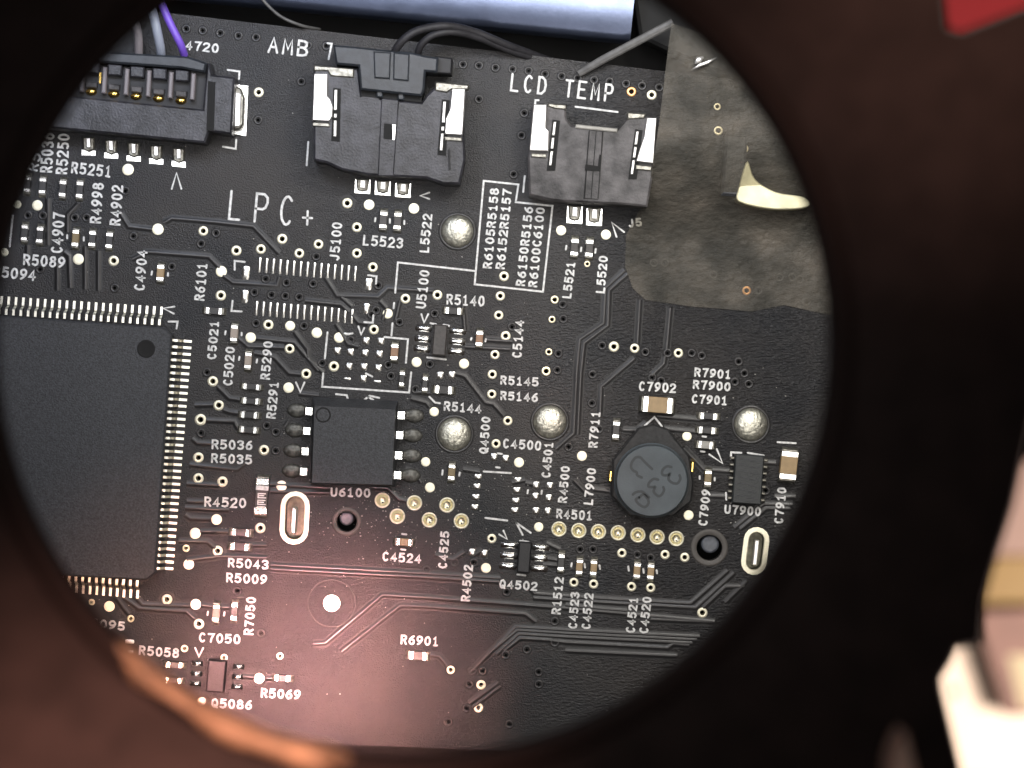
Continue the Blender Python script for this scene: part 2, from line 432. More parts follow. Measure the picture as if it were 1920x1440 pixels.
holes = []; taken = []
def try_hole(x, y, r):
    for a, b, c in taken:
        if math.hypot(x - a, y - b) < r + c + 1.5: return False
    taken.append((x, y, r)); return True
for cx, cy, hw, hh, ln in SLOTS:
    holes.append(stadium(cx, cy, hw - 10, hh - 10, ln)); taken.append((cx, cy, hh))
for x, y, r in NPTH: holes.append(circle(x, y, r, 28)); taken.append((x, y, r + 6))
for x, y in CUPS: try_hole(x, y, 12); holes.append(circle(x, y, 11, 20))
for x, y, r in RINGS + THIN + COPPER:
    if try_hole(x, y, r * 0.45): holes.append(circle(x, y, r * 0.45, 12))
for x, y in TENTED:
    if try_hole(x, y, 3.0): holes.append(circle(x, y, 3.0, 10))

OUT = [(-420, -62), (330, 26), (760, 76), (1250, 134), (1760, 195), (1740, 1440), (1300, 1422), (700, 1398), (540, 1392), (-420, 1350)]
cu = bpy.data.curves.new('outline', 'CURVE'); cu.dimensions = '2D'; cu.fill_mode = 'BOTH'; cu.extrude = 0.6
for loop in [OUT] + holes:
    sp_ = cu.splines.new('POLY'); sp_.points.add(len(loop) - 1); sp_.use_cyclic_u = True
    for q, p in zip(sp_.points, loop):
        v = W(*p); q.co = (v.x, v.y, 0, 1)
tmp = bpy.data.objects.new('outline', cu); COL.objects.link(tmp)
dg = bpy.context.evaluated_depsgraph_get()
me = bpy.data.meshes.new_from_object(tmp.evaluated_get(dg))
bpy.data.objects.remove(tmp)
me.name = 'laminate'; me.materials.clear(); me.materials.append(MATS['mask'])
lam = link('laminate', me, board, (0, 0, -0.6))

def flat(v, z): return (v.x, v.y, z)
U = 1 / 30.0                                            # one photo pixel on the board
def ring_mesh(r, m):
    ro, ri = r * U, r * 0.45 * U
    return shared(('ring', r, m), lambda: fixed(MB().lathe([(ro, 0.0), (ro - .02, .025), (ri + .02, .03), (ri, .015), (ri * .96, -1.0)], 20), 'via', m, True))
for x, y, r in RINGS: link('via', ring_mesh(r, 'cream_pad'), board, W(x, y))
for x, y, r in COPPER: link('via', ring_mesh(r, 'copper'), board, W(x, y))
def thin_mesh(r):
    return shared(('thin', r), lambda: fixed(MB().lathe([(r*U, 0.0), (r*U - .02, .02), (r * .62 * U, .022), (r * .45 * U, .0), (r * .43 * U, -1.0)], 18), 'via', 'gold', True))
for x, y, r in THIN: link('via', thin_mesh(r), board, W(x, y))
halo = fixed(MB().lathe([(15.5*U, 0.003), (12.3*U, .003)], 28), 'clearance', 'mask_gap', True)
for k, (x, y, r) in enumerate(RINGS[6:40] + THIN[:4]):
    if k % 3 != 1: link('clearance', halo, board, W(x, y))
tent = fixed(MB().lathe([(9.2*U, 0.0), (8.2*U, .035), (6.6*U, .05), (5.0*U, .03), (3.6*U, 0.0), (3.0*U, -.06), (2.9*U, -.9)], 16), 'tented_via', 'trace', True)
for x, y in TENTED: link('tented_via', tent, board, W(x, y))
def pad_mesh(r):
    return shared(('pad', r), lambda: fixed(MB().lathe([(r*U, 0.0), (r*U - .015, .03), (r*U*.7, .04)], 22, cap1=True), 'test_pad', 'cream_pad'))
for x, y, r in PADS: link('test_pad', pad_mesh(r), board, W(x, y))
# fiducial: bare disc in a round clearing of the mask
link('fiducial', fixed(MB().lathe([(16*U, 0), (15.6*U, .03)], 32, cap1=True), 'fiducial', 'cream_pad'), board, W(622, 1131))
link('fiducial_edge', fixed(MB().lathe([(46*U, 0), (45*U, .03), (43.5*U, .03), (42.5*U, 0)], 48), 'fiducial_edge', 'trace', True), board, W(622, 1131))
cup = fixed(MB().lathe([(14.5*U, 0), (14*U, .05), (12.4*U, .06), (11*U, .02), (10*U, -.12), (8*U, -.22), (4*U, -.27), (.8*U, -.28)], 26, cap1=True), 'plated_hole', 'brass_hole', True)
cupring = fixed(MB().lathe([(14.7*U, 0), (14.2*U, .055), (12.4*U, .068), (11.2*U, .03)], 26), 'collar', 'cream_pad', True)
cuppit = fixed(MB().lathe([(2.2*U, 0.012), (.3*U, 0.012)], 10, cap1=True), 'pit', 'void')
for x, y in CUPS:
    h = link('plated_hole', cup, board, W(x, y))
    link('collar', cupring, h)
    link('pit', cuppit, h, (0.3*U, -5*U, -.26))
# slots
for cx, cy, hw, hh, ln in SLOTS:
    o = W(cx, cy)
    outer = loc_px(stadium(cx, cy, hw, hh, ln), o); mid = loc_px(stadium(cx, cy, hw - 8.5, hh - 8.5, ln), o); inn = loc_px(stadium(cx, cy, hw - 10, hh - 10, ln), o)
    n = len(outer); mb = MB(); vs = []; fs = []
    for ring, z in ((outer, 0), (outer, .05), (mid, .07), (inn, .0), (inn, -1.0)):
        vs += [(p[0], p[1], z) for p in ring]
    for k in range(4):
        for i in range(n): fs.append((k*n+i, k*n+(i+1) % n, (k+1)*n+(i+1) % n, (k+1)*n+i))
    mb.add(vs, fs); sl = mb.obj('plated_slot', 'cream_pad', board, o)
    MB().prism([(p[0] * .97, p[1] * .97) for p in inn], -1.2, -.95).obj('floor', 'slot_floor', sl)
# mounting hole surrounds
for (x, y, r), k in zip(NPTH, (1.42, 1.46)):
    link('hole_rim', fixed(MB().lathe([(r*k*U, 0), ((r*k-1.5)*U, .05), ((r*k-4)*U, .05), ((r + 1)*U, .02), (r*U, .0), (r*U, -1.1)], 36), 'hole_rim', 'hole_ring', True), board, W(x, y))
# solder domes
def dome_mesh(r):
    prof = [(r * math.cos(t), 0.42 * r * math.sin(t)) for t in (math.pi / 2 * k / 7 for k in range(7))] + [(.02, .42 * r)]
    return fixed(MB().lathe(prof, 32, cap1=True), 'solder_dome', 'solder_rough', True)
for x, y, r in ((858, 434, 30), (852, 814, 31), (1031, 791, 31), (1408, 796, 31)):
    d = link('solder_dome', dome_mesh(r * U), board, W(x, y), x * .7)
    link('mask_ring', fixed(MB().lathe([((r + 6)*U, 0), ((r + 4)*U, .05), ((r+1)*U, .05), ((r)*U, .0)], 36), 'mask_ring', 'trace', True), d)

# traces: raised ribbons under the mask
TR = [
 [(226,400),(241,425),(285,430)], [(307,418),(322,409),(400,416),(475,424),(523,475)], [(248,486),(277,472),(392,481),(412,502)],
 [(418,516),(437,530),(520,536),(524,520)], [(610,520),(632,555),(710,557),(727,540),(812,546)], [(712,564),(725,578)],
 [(572,564),(640,571),(655,585)], [(480,634),(552,642),(597,695)], [(552,622),(577,655),(577,672),(606,699)], [(440,628),(465,650),(533,652)],
 [(477,662),(515,670),(542,700),(565,702)], [(630,607),(652,645),(672,650)], [(407,724),(430,747),(452,750)], [(418,768),(432,773),(450,775)],
 [(386,788),(440,790),(447,805)], [(365,760),(400,759)], [(360,822),(370,831),(397,832)], [(355,871),(445,881),(462,866)], [(350,907),(410,910)],
 [(350,940),(385,941)], [(347,952),(430,956)], [(347,965),(357,972),(396,973)], [(375,996),(430,997)], [(335,1014),(390,1015),(404,1028)],
 [(350,1050),(420,1042),(500,1046)], [(257,1122),(267,1134),(357,1136)], [(232,1120),(260,1141),(350,1146),(367,1162)], [(217,1120),(242,1152)],
 [(480,907),(540,909)], [(537,910),(620,915)], [(507,921),(618,924)], [(697,914),(727,915),(747,936),(765,940)],
 [(508,1059),(800,1075),(938,1084)], [(508,1067),(800,1082),(936,1091)], [(587,1207),(610,1206),(717,1115),(800,1120),(1060,1140),(1340,1166)],
 [(640,1222),(750,1135),(800,1137),(985,1151),(1005,1166)], [(995,1104),(1002,1113),(1100,1120),(1295,1132),(1365,1070)],
 [(1000,1121),(1305,1140),(1377,1074)], [(1060,1134),(1118,1140),(1176,1145)], [(1318,1140),(1360,1100),(1396,1100)],
 [(880,1262),(892,1250),(967,1175),(1060,1181),(1312,1194)], [(917,1224),(970,1181),(1060,1187),(1306,1200)], [(930,1227),(973,1188),(1060,1194),(1298,1206)],
 [(945,1220),(975,1196),(1030,1200),(1060,1204),(1252,1215),(1262,1207),(1292,1210)], [(1060,1220),(1270,1230)], [(1220,1161),(1335,1166)],
 [(804,1227),(824,1230),(840,1249)], [(880,1319),(935,1280)], [(885,1327),(938,1287)],
 [(1172,507),(1135,540),(1132,606),(1087,636),(1081,700),(1076,812),(1042,842)], [(1177,514),(1142,544),(1140,610),(1095,643),(1089,700),(1083,815)],
 [(1200,562),(1195,645)], [(1257,577),(1250,655)], [(1190,672),(1127,725),(1125,780)], [(1247,668),(1245,682),(1222,704)],
 [(1232,780),(1312,787)], [(1245,804),(1307,810)], [(1168,806),(1195,807),(1212,792)], [(855,700),(872,705),(910,755),(925,757),(945,780)],
 [(910,637),(960,640)], [(872,650),(957,655)], [(1282,840),(1320,880),(1368,884)], [(1430,867),(1455,869)], [(1377,990),(1432,945),(1486,947)],
 [(1388,992),(1437,953),(1482,954)], [(1330,930),(1362,931)], [(1452,932),(1492,932)], [(120,472),(130,480),(132,540)], [(160,462),(160,542)],
 [(108,545),(108,490)], [(185,545),(185,470)], [(147,382),(127,402),(127,436)], [(52,460),(52,500)], [(90,460),(90,372)], [(1112,917),(1143,921)],
 [(1076,900),(1105,930)], [(660,590),(672,605),(690,607)], [(775,880),(790,905)], [(780,735),(806,737)], [(770,747),(800,755),(806,764)],
 [(560,738),(598,742)], [(540,790),(534,800)], [(815,1040),(850,1050),(872,1035)], [(460,1022),(500,1022)], [(445,1120),(458,1120)],
 [(376,1134),(398,1137)], [(413,1138),(430,1139)], [(500,1272),(512,1272)], [(455,1268),(478,1270)], [(640,557),(660,575)], [(718,600),(724,580)],
 [(750,565),(742,600)], [(866,556),(872,620)], [(1024,1018),(1050,1030)], [(985,905),(1000,908)], [(960,905),(985,900)], [(1018,1046),(1045,1050)],
 [(1018,1058),(1045,1060)], [(905,1030),(890,1040)], [(868,880),(900,885)], [(760,880),(775,884)], [(1400,1090),(1360,1130)],
]
def trace(pts, k=0):
    P = [Vector(W(*p)[:2]) for p in pts]; n = len(P); dz = .0004 * (k % 12)
    prof = [(-7.6, .002), (-3.6, .003), (-2.6, .028), (-1.1, .046), (1.1, .046), (2.6, .028), (3.6, .003), (7.6, .002)]
    vs = []; fs = []; m = len(prof)
    for i in range(n):
        a = P[max(i - 1, 0)]; b = P[i]; c = P[min(i + 1, n - 1)]
        d1 = (b - a).normalized() if i > 0 else (c - b).normalized()
        d2 = (c - b).normalized() if i < n - 1 else d1
        n1 = Vector((-d1.y, d1.x)); n2 = Vector((-d2.y, d2.x)); mm = (n1 + n2) / max(.5, 1 + n1.dot(n2))
        for u_, z in prof:
            q = b + mm * u_ * U; vs.append((q.x, q.y, z + dz))
    for i in range(n - 1):
        for j in range(m - 1): fs.append((i*m+j, (i+1)*m+j, (i+1)*m+j+1, i*m+j+1))
    me = MB().add(vs, fs).mesh('copper_trace', 'trace', True); me.materials.append(MATS['mask_gap'])
    for f in me.polygons:
        if f.index % (m - 1) in (0, m - 2): f.material_index = 1
    link('copper_trace', me, board)
for k, t in enumerate(TR): trace(t, k)

# ------------------------------------------------------------------ printed lettering (a stroke font)
def oval(a0=0, a1=360, cx=.5, cy=.5, rx=.5, ry=.5, n=14):
    return [(cx + rx * math.cos(R(a0 + (a1 - a0) * k / n)), cy + ry * math.sin(R(a0 + (a1 - a0) * k / n))) for k in range(n + 1)]
F = {
 '0': [oval()], 'O': [oval()], 'Q': [oval(), [(.55, .28), (1.0, -.06)]],
 '1': [[(.15, .80), (.5, 1), (.5, 0)], [(.15, 0), (.85, 0)]],
 '2': [[(0, .78), (.12, .93), (.5, 1), (.88, .92), (1, .75), (.88, .55), (.3, .25), (0, 0), (1, 0)]],
 '3': [[(0, .85), (.2, .97), (.55, 1), (.9, .9), (.95, .74), (.8, .58), (.4, .53)], [(.45, .53), (.85, .46), (1, .28), (.88, .1), (.5, 0), (.15, .03), (0, .15)]],
 '4': [[(.72, 0), (.72, 1), (0, .3), (1, .3)]],
 '5': [[(.92, 1), (.12, 1), (.06, .56), (.45, .64), (.85, .56), (1, .33), (.88, .1), (.45, 0), (0, .1)]],
 '6': [oval(cy=.3, ry=.3), [(.88, .98), (.5, .86), (.16, .62), (.0, .34)]],
 '7': [[(0, 1), (1, 1), (.6, .45), (.45, 0)]],
 '8': [oval(cy=.27, ry=.27), oval(cy=.78, rx=.42, ry=.22)],
 '9': [oval(cy=.7, ry=.3), [(.12, .02), (.5, .14), (.84, .38), (1.0, .66)]],
 'R': [[(0, 0), (0, 1), (.6, 1), (.92, .88), (.95, .68), (.78, .53), (.5, .48), (0, .48)], [(.5, .47), (1, 0)]],
 'C': [oval(48, 312)],
 'U': [[(0, 1), (0, .28), (.15, .07), (.5, 0), (.85, .07), (1, .28), (1, 1)]],
 'L': [[(0, 1), (0, 0), (.9, 0)]], 'J': [[(.8, 1), (.8, .25), (.65, .04), (.35, 0), (.05, .16)]],
 'A': [[(0, 0), (.5, 1), (1, 0)], [(.2, .36), (.8, .36)]], 'M': [[(0, 0), (.08, 1), (.5, .3), (.92, 1), (1, 0)]],
 'B': [[(0, 0), (0, 1), (.6, 1), (.9, .9), (.92, .68), (.75, .54), (0, .54)], [(.6, .53), (.92, .42), (1, .25), (.9, .07), (.55, 0), (0, 0)]],
 'D': [[(0, 0), (0, 1), (.45, 1), (.82, .86), (1, .55), (.9, .2), (.5, 0), (0, 0)]],
 'T': [[(0, 1), (1, 1)], [(.5, 1), (.5, 0)]], 'E': [[(.95, 1), (0, 1), (0, 0), (1, 0)], [(0, .52), (.75, .52)]],
 'P': [[(0, 0), (0, 1), (.65, 1), (.95, .88), (1, .7), (.85, .53), (.6, .47), (0, .47)]],
 '+': [[(.5, .1), (.5, .75)], [(.05, .42), (.95, .42)]], ' ': [],
}
ZS = 0.064
def text(s, p1, p2, h, sw=3.6, gw=.78, parent=None, m='silk', z=ZS, name='printed_text', o=None, rz=0, jig=.35):
    parent = parent or board
    d = Vector((p2[0] - p1[0], p2[1] - p1[1])); Ln = d.length; d.normalize(); up = Vector((d.y, -d.x))
    n = len(s); pitch = Ln / (n - (1 - gw)) if n > 1 else Ln
    g = pitch * gw; mb = MB(); q = 0
    inset = sw * .42
    for i, ch in enumerate(s):
        for st in F[ch]:
            pts = []
            for u_, v_ in st:
                p = Vector(p1) + d * (i * pitch + inset + u_ * (g - 2 * inset)) + up * (inset + v_ * (h - 2 * inset))
                pts.append((p.x + random.uniform(-jig, jig), p.y + random.uniform(-jig, jig)))
            if abs(st[0][0] - st[-1][0]) + abs(st[0][1] - st[-1][1]) < 1e-6: pts[-1] = pts[0]
            q2 = [W(a, b, z) for a, b in pts] if o is None else [Vector(v) for v in loc_px(pts, o, rz, z)]
            mb.ribbon(q2, sw * U, z + .003 * (q % 3)); q += 1
    return link(name, mb.mesh(name, m), parent)
TX = [
 ('R5036',(98,324),(102,250),23),('R5250',(126,327),(131,252),22),('R5',(70,322),(78,290),20),('R5251',(133,325),(208,333),22),
 ('4720',(347,93),(409,100),18),('R4998',(189,419),(195,344),21),('R4902',(226,423),(231,348),21),('C4907',(117,475),(122,399),22),
 ('R5089',(43,497),(121,503),21),('R5094',(-14,519),(66,527),21),('C4904',(271,545),(277,470),20),('R6101',(383,564),(389,494),19),
 ('J5100',(636,489),(642,418),19),('L5523',(680,460),(755,466),20),('L5522',(804,474),(811,402),18),('U5100',(798,579),(806,508),19),
 ('R5140',(837,571),(908,575),20),('R6105R5158',(922,504),(936,354),17),('R6152R5157',(946,505),(960,356),17),('R6150R5156',(984,537),(1000,389),17),
 ('R6100C6100',(1007,539),(1022,390),17),('L5521',(1071,560),(1079,492),17),('L5520',(1134,550),(1140,481),17),('J5',(1179,427),(1204,424),16),
 ('C5021',(405,674),(411,603),17),('C5020',(436,723),(441,651),18),('R5290',(506,712),(512,641),18),('R5291',(517,785),(523,717),18),
 ('R5036',(397,842),(473,844),18),('R5035',(396,868),(472,871),18),('U6100',(620,931),(694,933),17),('C5144',(978,671),(983,601),18),
 ('R5145',(938,721),(1009,725),17),('R5146',(938,750),(1008,754),17),('R5144',(832,770),(902,776),18),('Q4500',(915,851),(920,782),17),
 ('C4500',(943,840),(1014,845),18),('C4501',(1032,896),(1038,830),17),('R7911',(1120,840),(1126,772),17),('C7902',(1198,733),(1267,737),18),
 ('R7901',(1302,706),(1370,711),17),('R7900',(1299,729),(1369,734),17),('C7901',(1297,756),(1363,760),17),('U7900',(1358,963),(1426,968),17),
 ('C7909',(1326,986),(1333,919),17),('C7910',(1468,982),(1475,915),17),('L7900',(1111,947),(1118,879),17),('R4500',(1063,943),(1069,875),17),
 ('R4501',(1043,972),(1110,976),18),('C4525',(838,1066),(843,997),17),('R4502',(881,1128),(887,1060),17),('Q4502',(936,1103),(1007,1108),17),
 ('R1512',(1051,1152),(1057,1083),17),('C4523',(1082,1179),(1087,1111),17),('C4522',(1107,1180),(1113,1113),17),('C4521',(1190,1187),(1197,1121),17),
 ('C4520',(1215,1188),(1222,1120),17),('C4524',(717,1052),(789,1057),18),('R4520',(383,950),(461,953),19),('R5043',(427,1064),(503,1068),18),
 ('R5009',(424,1092),(500,1096),18),('R7050',(475,1191),(480,1120),18),('C7050',(373,1204),(450,1208),18),('R5095',(153,1174),(233,1183),17),
 ('R5058',(260,1228),(335,1234),18),('R5069',(489,1308),(563,1312),18),('Q5086',(396,1327),(472,1331),18),('R6901',(751,1208),(822,1212),18),
]
for s, a, b, h in TX:
    text(s, a, b, h, 3.7 if h < 21 else 4.0)
text('AMB', (501, 99), (576, 107), 31, 4.4, .74)
text('LCD', (956, 171), (1023, 178), 34, 4.2, .66)
text('TEMP', (1057, 182), (1148, 192), 34, 4.2, .66)
text('LPC', (427, 412), (548, 424), 56, 4.6, .52)
def stroke(pts, wd=3.6, name='printed_line'):
    mb = MB(); mb.ribbon([W(*p, ZS + .004) for p in pts], wd * U, ZS + .004); link(name, mb.mesh(name, 'silk'), board)
stroke([(577,396),(576,421)], 4.2); stroke([(568,408),(585,409)], 4.2)
for pts in [
 [(322,354),(331,324),(340,354)], [(427,131),(449,134),(448,148)], [(418,275),(442,279),(443,262)], [(327,575),(306,578),(326,588)],
 [(316,603),(333,603),(331,616)], [(440,506),(440,489),(459,491)], [(436,564),(434,583),(453,584)], [(690,516),(706,518),(705,532)], [(683,604),(699,605),(700,591)],
 [(805,361),(788,367),(805,373)], [(790,589),(795,605),(803,589)], [(907,339),(972,346),(967,379),(1036,386),(1018,547),(890,533),(907,339)], [(890,508),(746,492),(741,549)],
 [(739,568),(738,578)], [(736,606),(734,629)], [(721,632),(765,636),(761,680)], [(614,623),(609,672)], [(606,700),(604,725),(767,736),(771,698)],
 [(1156,444),(1147,417),(1170,435)], [(555,717),(563,735),(571,717)], [(630,739),(650,741),(653,751)], [(683,750),(693,742),(711,746)], [(690,744),(700,750)],
 [(801,670),(836,674)], [(807,606),(817,608),(825,616),(832,609),(842,611)], [(907,884),(958,887)], [(805,744),(816,755),(825,756)],
 [(1209,798),(1227,782),(1241,799)], [(1330,852),(1355,869),(1344,842)], [(1370,860),(1371,848),(1390,849)], [(1402,849),(1432,854)], [(1361,924),(1362,937)],
 [(910,971),(951,976)], [(968,980),(980,1003)], [(968,980),(995,999)], [(936,1002),(951,1011),(944,995)], [(975,1014),(991,1016)], [(970,1077),(985,1079)],
 [(1165,946),(1179,962)], [(614,81),(622,82),(616,111)], [(1079,200),(1158,210)], [(578,266),(575,310)], [(866,302),(862,342)], [(984,330),(981,360)],
 [(366,1215),(373,1231),(381,1215)], [(391,1237),(408,1239)], [(1003,201),(1004,188),(1010,188)], [(24,404),(18,462)], [(649,627),(661,625)], [(672,612),(677,627),(683,615)], [(686,700),(698,706)],
 [(1458,829),(1492,831)], [(933,850),(941,851)], [(930,876),(937,877)], [(1096,1057),(1097,1064)], [(1124,1060),(1125,1067)], [(1178,1062),(1179,1070)], [(1206,1067),(1207,1074)], [(1231,1069),(1232,1075)],
 [(1072,1056),(1071,1062)], [(754,1001),(762,1002)], [(752,1030),(760,1031)], [(126,441),(126,447)], [(157,445),(157,451)], [(285,509),(284,515)], [(315,512),(315,517)],
 [(423,621),(422,627)], [(453,624),(453,629)], [(449,669),(448,675)], [(482,674),(481,680)], [(704,409),(703,415)], [(731,411),(731,418)], [(758,414),(758,420)],
 [(1062,461),(1061,468)], [(1090,464),(1089,471)], [(1117,467),(1116,474)], [(884,634),(883,637)], [(911,636),(910,640)], [(830,882),(829,890)], [(862,886),(861,892)],
 [(1317,818),(1324,819)], [(1314,846),(1321,847)], [(1312,893),(1312,898)], [(1340,896),(1340,901)], [(390,1147),(389,1153)], [(421,1148),(420,1154)], [(990,919),(989,925)], [(1016,920),(1015,926)],
]: stroke(pts)

# bare solder lands (nothing fitted on them)
def pillow(a, b, h, n=6):
    vs = []; fs = []
    for i in range(n + 1):
        for j in range(n + 1):
            u_, v_ = 2 * i / n - 1, 2 * j / n - 1
            vs.append((u_ * a / 2 * (1 - .12 * v_ ** 4), v_ * b / 2 * (1 - .12 * u_ ** 4), h * (1 - abs(u_) ** 2.4) * (1 - abs(v_) ** 2.4)))
    for i in range(n):
        for j in range(n): fs.append((i*(n+1)+j, (i+1)*(n+1)+j, (i+1)*(n+1)+j+1, i*(n+1)+j+1))
    return MB().add(vs, fs)
def land_mesh(a, b, m='solder'):
    return shared(('land', a, b, m), lambda: pillow(a * U, b * U, .025 + .10 * min(a, b) * U).mesh('solder_land', m, True))
def land(x, y, a, b, m='solder', rz=TILT): link('solder_land', land_mesh(a, b, m), board, W(x, y), rz)
for x, y in [(686,639),(714,640),(632,658),(657,660),(684,662),(711,664),(654,687),(682,688),(709,690),(681,710),(825,704),(847,703),(926,857),(948,860),
             (1005,910),(1031,911),(1004,931),(1029,934),(1005,958),(1027,959),(885,1036),(908,1038)]: land(x, y, 13, 14)
for x, y in [(651,710),(707,715),(650,626)]: land(x, y, 13, 5)
for k, (x, y) in enumerate([(896,894),(894,912),(892,932),(890,951)]): land(x, y, 14, 11)
for k, (x, y) in enumerate([(971,900),(969,919),(967,939),(965,957)]): land(x, y, 14, 11)
for x, y, a, b in [(461,512,14,26),(459,556,13,24),(691,533,14,22),(687,579,12,20),(243,1203,17,8),(245,1222,10,6)]: land(x, y, a, b)
for k in range(15):
    t = k / 14
    land(487 + 179 * t, 497 + 16 * t, 5.4, 28); land(481 + 179 * t, 578 + 15 * t, 5.4, 27)

# ------------------------------------------------------------------ chip resistors and capacitors
def chip(name, label, cat, x, y, Lp, Wp, vert, body, h=.32, group=None, tf=.26, term='tin', rz=None):
    rz = (TILT + (R(90) if vert else 0)) if rz is None else rz
    t = thing(name, label, cat, W(x, y, 0), rz, group)
    L_, W_ = Lp * U, Wp * U; tl = L_ * tf
    bm_ = shared(('cb', Lp, Wp, body, h), lambda: fixed(MB().box((0, 0, .03, h - .02), (L_ - 2 * tl + .06, W_ * .94), .03), 'body', body))
    tm_ = shared(('ct', Lp, Wp, h, tf, term), lambda: fixed(MB().box((0, 0, .0, h), (tl, W_), min(.05, tl * .3)), 'terminal', term))
    link('body', bm_, t)
    sj = shared(('cj', Wp, h), lambda: fixed(MB().frustum([(-.11, -W_*.5), (.11, -W_*.5), (.11, W_*.5), (-.11, W_*.5)], [(-.11, -W_*.42), (-.05, -W_*.42), (-.05, W_*.42), (-.11, W_*.42)], 0.0, h * .55), 'solder_joint', 'dull_tin'))
    for s in (1, -1):
        link('terminal', tm_, t, (s * (L_ / 2 - tl / 2), 0, 0))
        link('solder_joint', sj, t, (s * (L_ / 2 + .11), 0, 0), 0 if s > 0 else math.pi)
    return t
RS = 'small black chip resistor '
GR = 'chip resistors on the board'; GC = 'chip capacitors on the board'
res = [
 (52,346,30,14,1,'leftmost in the row of four just under the R5251 print'),(81,349,30,14,1,'second from left in the row of four under the R5251 print'),
 (118.5,354,31,14,1,'third from left in the row of four under the R5251 print'),(150.5,356,31,14,1,'rightmost in the row of four under the R5251 print'),
 (47,437,30,14,1,'leftmost, just above the R5089 print'),(76,441,30,14,1,'between the leftmost resistor and the C4907 print'),
 (174,448,29,14,1,'directly below the R4998 print'),(206,451,29,14,1,'directly below the R4902 print'),
 (402,583,32,14,0,'below the R6101 print, above the C5021 print'),(472,725,32,12,0,'topmost of the stack left of the R5291 print'),
 (471,752,31,12,0,'second from the top of the stack left of the R5291 print'),(468,778,32,13,0,'third from the top of the stack left of the R5291 print'),
 (467,806,32,13,0,'lowest of the stack, above the R5036 print'),(452,998,34,15,0,'upper of the two above the R5043 print'),
 (450,1025,34,15,0,'lower of the two, directly above the R5043 print'),(850,583,30,14,0,'directly below the R5140 print'),
 (754,710,27,11,1,'inside the lower right corner of the printed bracket'),(832,731,32,16,0,'directly above the R5144 print'),
 (797,720,27,11,1,'just right of the printed bracket, left of the R5144 print'),(1052,1054,32,13,1,'directly above the R1512 print'),
 (1155,806,32,14,1,'between the R7911 print and the round inductor'),(1328,780,32,13,0,'below the C7901 print, upper of the two beside the solder dome'),
 (1325,807,32,13,0,'lower of the two beside the right solder dome'),(784,1229,33,17,0,'directly below the R6901 print'),
 (440,1146,32,13,1,'left of the upright R7050 print'),(328,1246,30,12,0,'upper of the two below the R5058 print'),
 (326,1275,30,12,0,'lower of the two below the R5058 print'),(530,1271,28,13,0,'directly above the R5069 print'),
]
for x, y, a, b, v, l in res: chip('chip_resistor', RS + l, 'resistor', x, y, a, b, v, 'resistor', group=GR)
for x, y, l in [(719,413,'left one of the pair above the L5523 print'),(746,415,'right one of the pair above the L5523 print'),
                (1077,464,'left one of the pair above the L5521 print'),(1105,466,'right one of the pair, above the L5520 print')]:
    chip('ferrite_bead', 'dark grey ferrite bead with silver ends, ' + l, 'ferrite bead', x, y, 32, 15, 1, 'ferrite', h=.38, group='ferrite beads below the connectors')
caps = [
 (143,447,32,14,1,'cap_olive','small olive chip capacitor right of the C4907 print'),(302,512,30,15,1,'cap_tan','small tan chip capacitor right of the C4904 print'),
 (440,625,32,15,1,'cap_pale','small pale brown chip capacitor right of the C5021 print'),(466,676,31,14,1,'cap_pale','small pale brown chip capacitor right of the C5020 print'),
 (740,660,30,15,1,'cap_orange','small orange brown chip capacitor inside the printed bracket'),(899,635,28,14,1,'cap_orange','small orange brown chip capacitor left of the C5144 print'),
 (847,885,29,14,1,'cap_olive','small olive chip capacitor below the middle solder dome, right of the eight-pin chip'),
 (758,1016,29,15,0,'cap_olive','small olive chip capacitor directly above the C4524 print'),(1086,1062,28,13,1,'cap_tan','small tan chip capacitor above the C4523 print'),
 (1113,1064,28,13,1,'cap_tan','small tan chip capacitor above the C4522 print'),(1194,1069,28,13,1,'cap_tan','small tan chip capacitor above the C4521 print'),
 (1220,1071,28,13,1,'cap_tan','small tan chip capacitor above the C4520 print'),(1322,834,28,15,0,'cap_grey','small pale grey chip capacitor under the two resistors beside the right solder dome'),
 (1327,896,28,14,1,'cap_olive','small olive chip capacitor directly above the C7909 print'),(406,1149,32,14,1,'cap_pale','small pale brown chip capacitor above the C7050 print'),
]
for x, y, a, b, v, m, l in caps: chip('chip_capacitor', l, 'capacitor', x, y, a, b, v, m, group=GC, h=.42)
chip('chip_capacitor', 'larger tan chip capacitor directly below the C7902 print', 'capacitor', 1232, 759, 56, 31, 0, 'cap_tan', h=.9, group=GC, tf=.2)
chip('chip_capacitor', 'larger tan chip capacitor at the right rim above the C7910 print', 'capacitor', 1477, 872, 54, 33, 1, 'cap_tan', h=.9, group=GC, tf=.22, rz=R(90 - 6))
# the larger marked resistor
t = chip('chip_resistor', 'larger black chip resistor with pale EEE marking right of the R4520 print', 'resistor', 491.5, 930, 68, 25, 1, 'resistor', h=.5, group=GR, tf=.2)
link('marking_band', fixed(MB().box((.52, 0, .482, .5), (.28, .78)), 'marking_band', 'silk'), t)
oo = W(491.5, 930)
for k in range(3):
    text('E', (483 - k * .6, 934 + 12.5 * k), (499 - k * .6, 934.5 + 12.5 * k), 9.5, 2.2, 1.0, parent=t, z=.50, name='marking', o=oo, rz=TILT + R(90), jig=0)

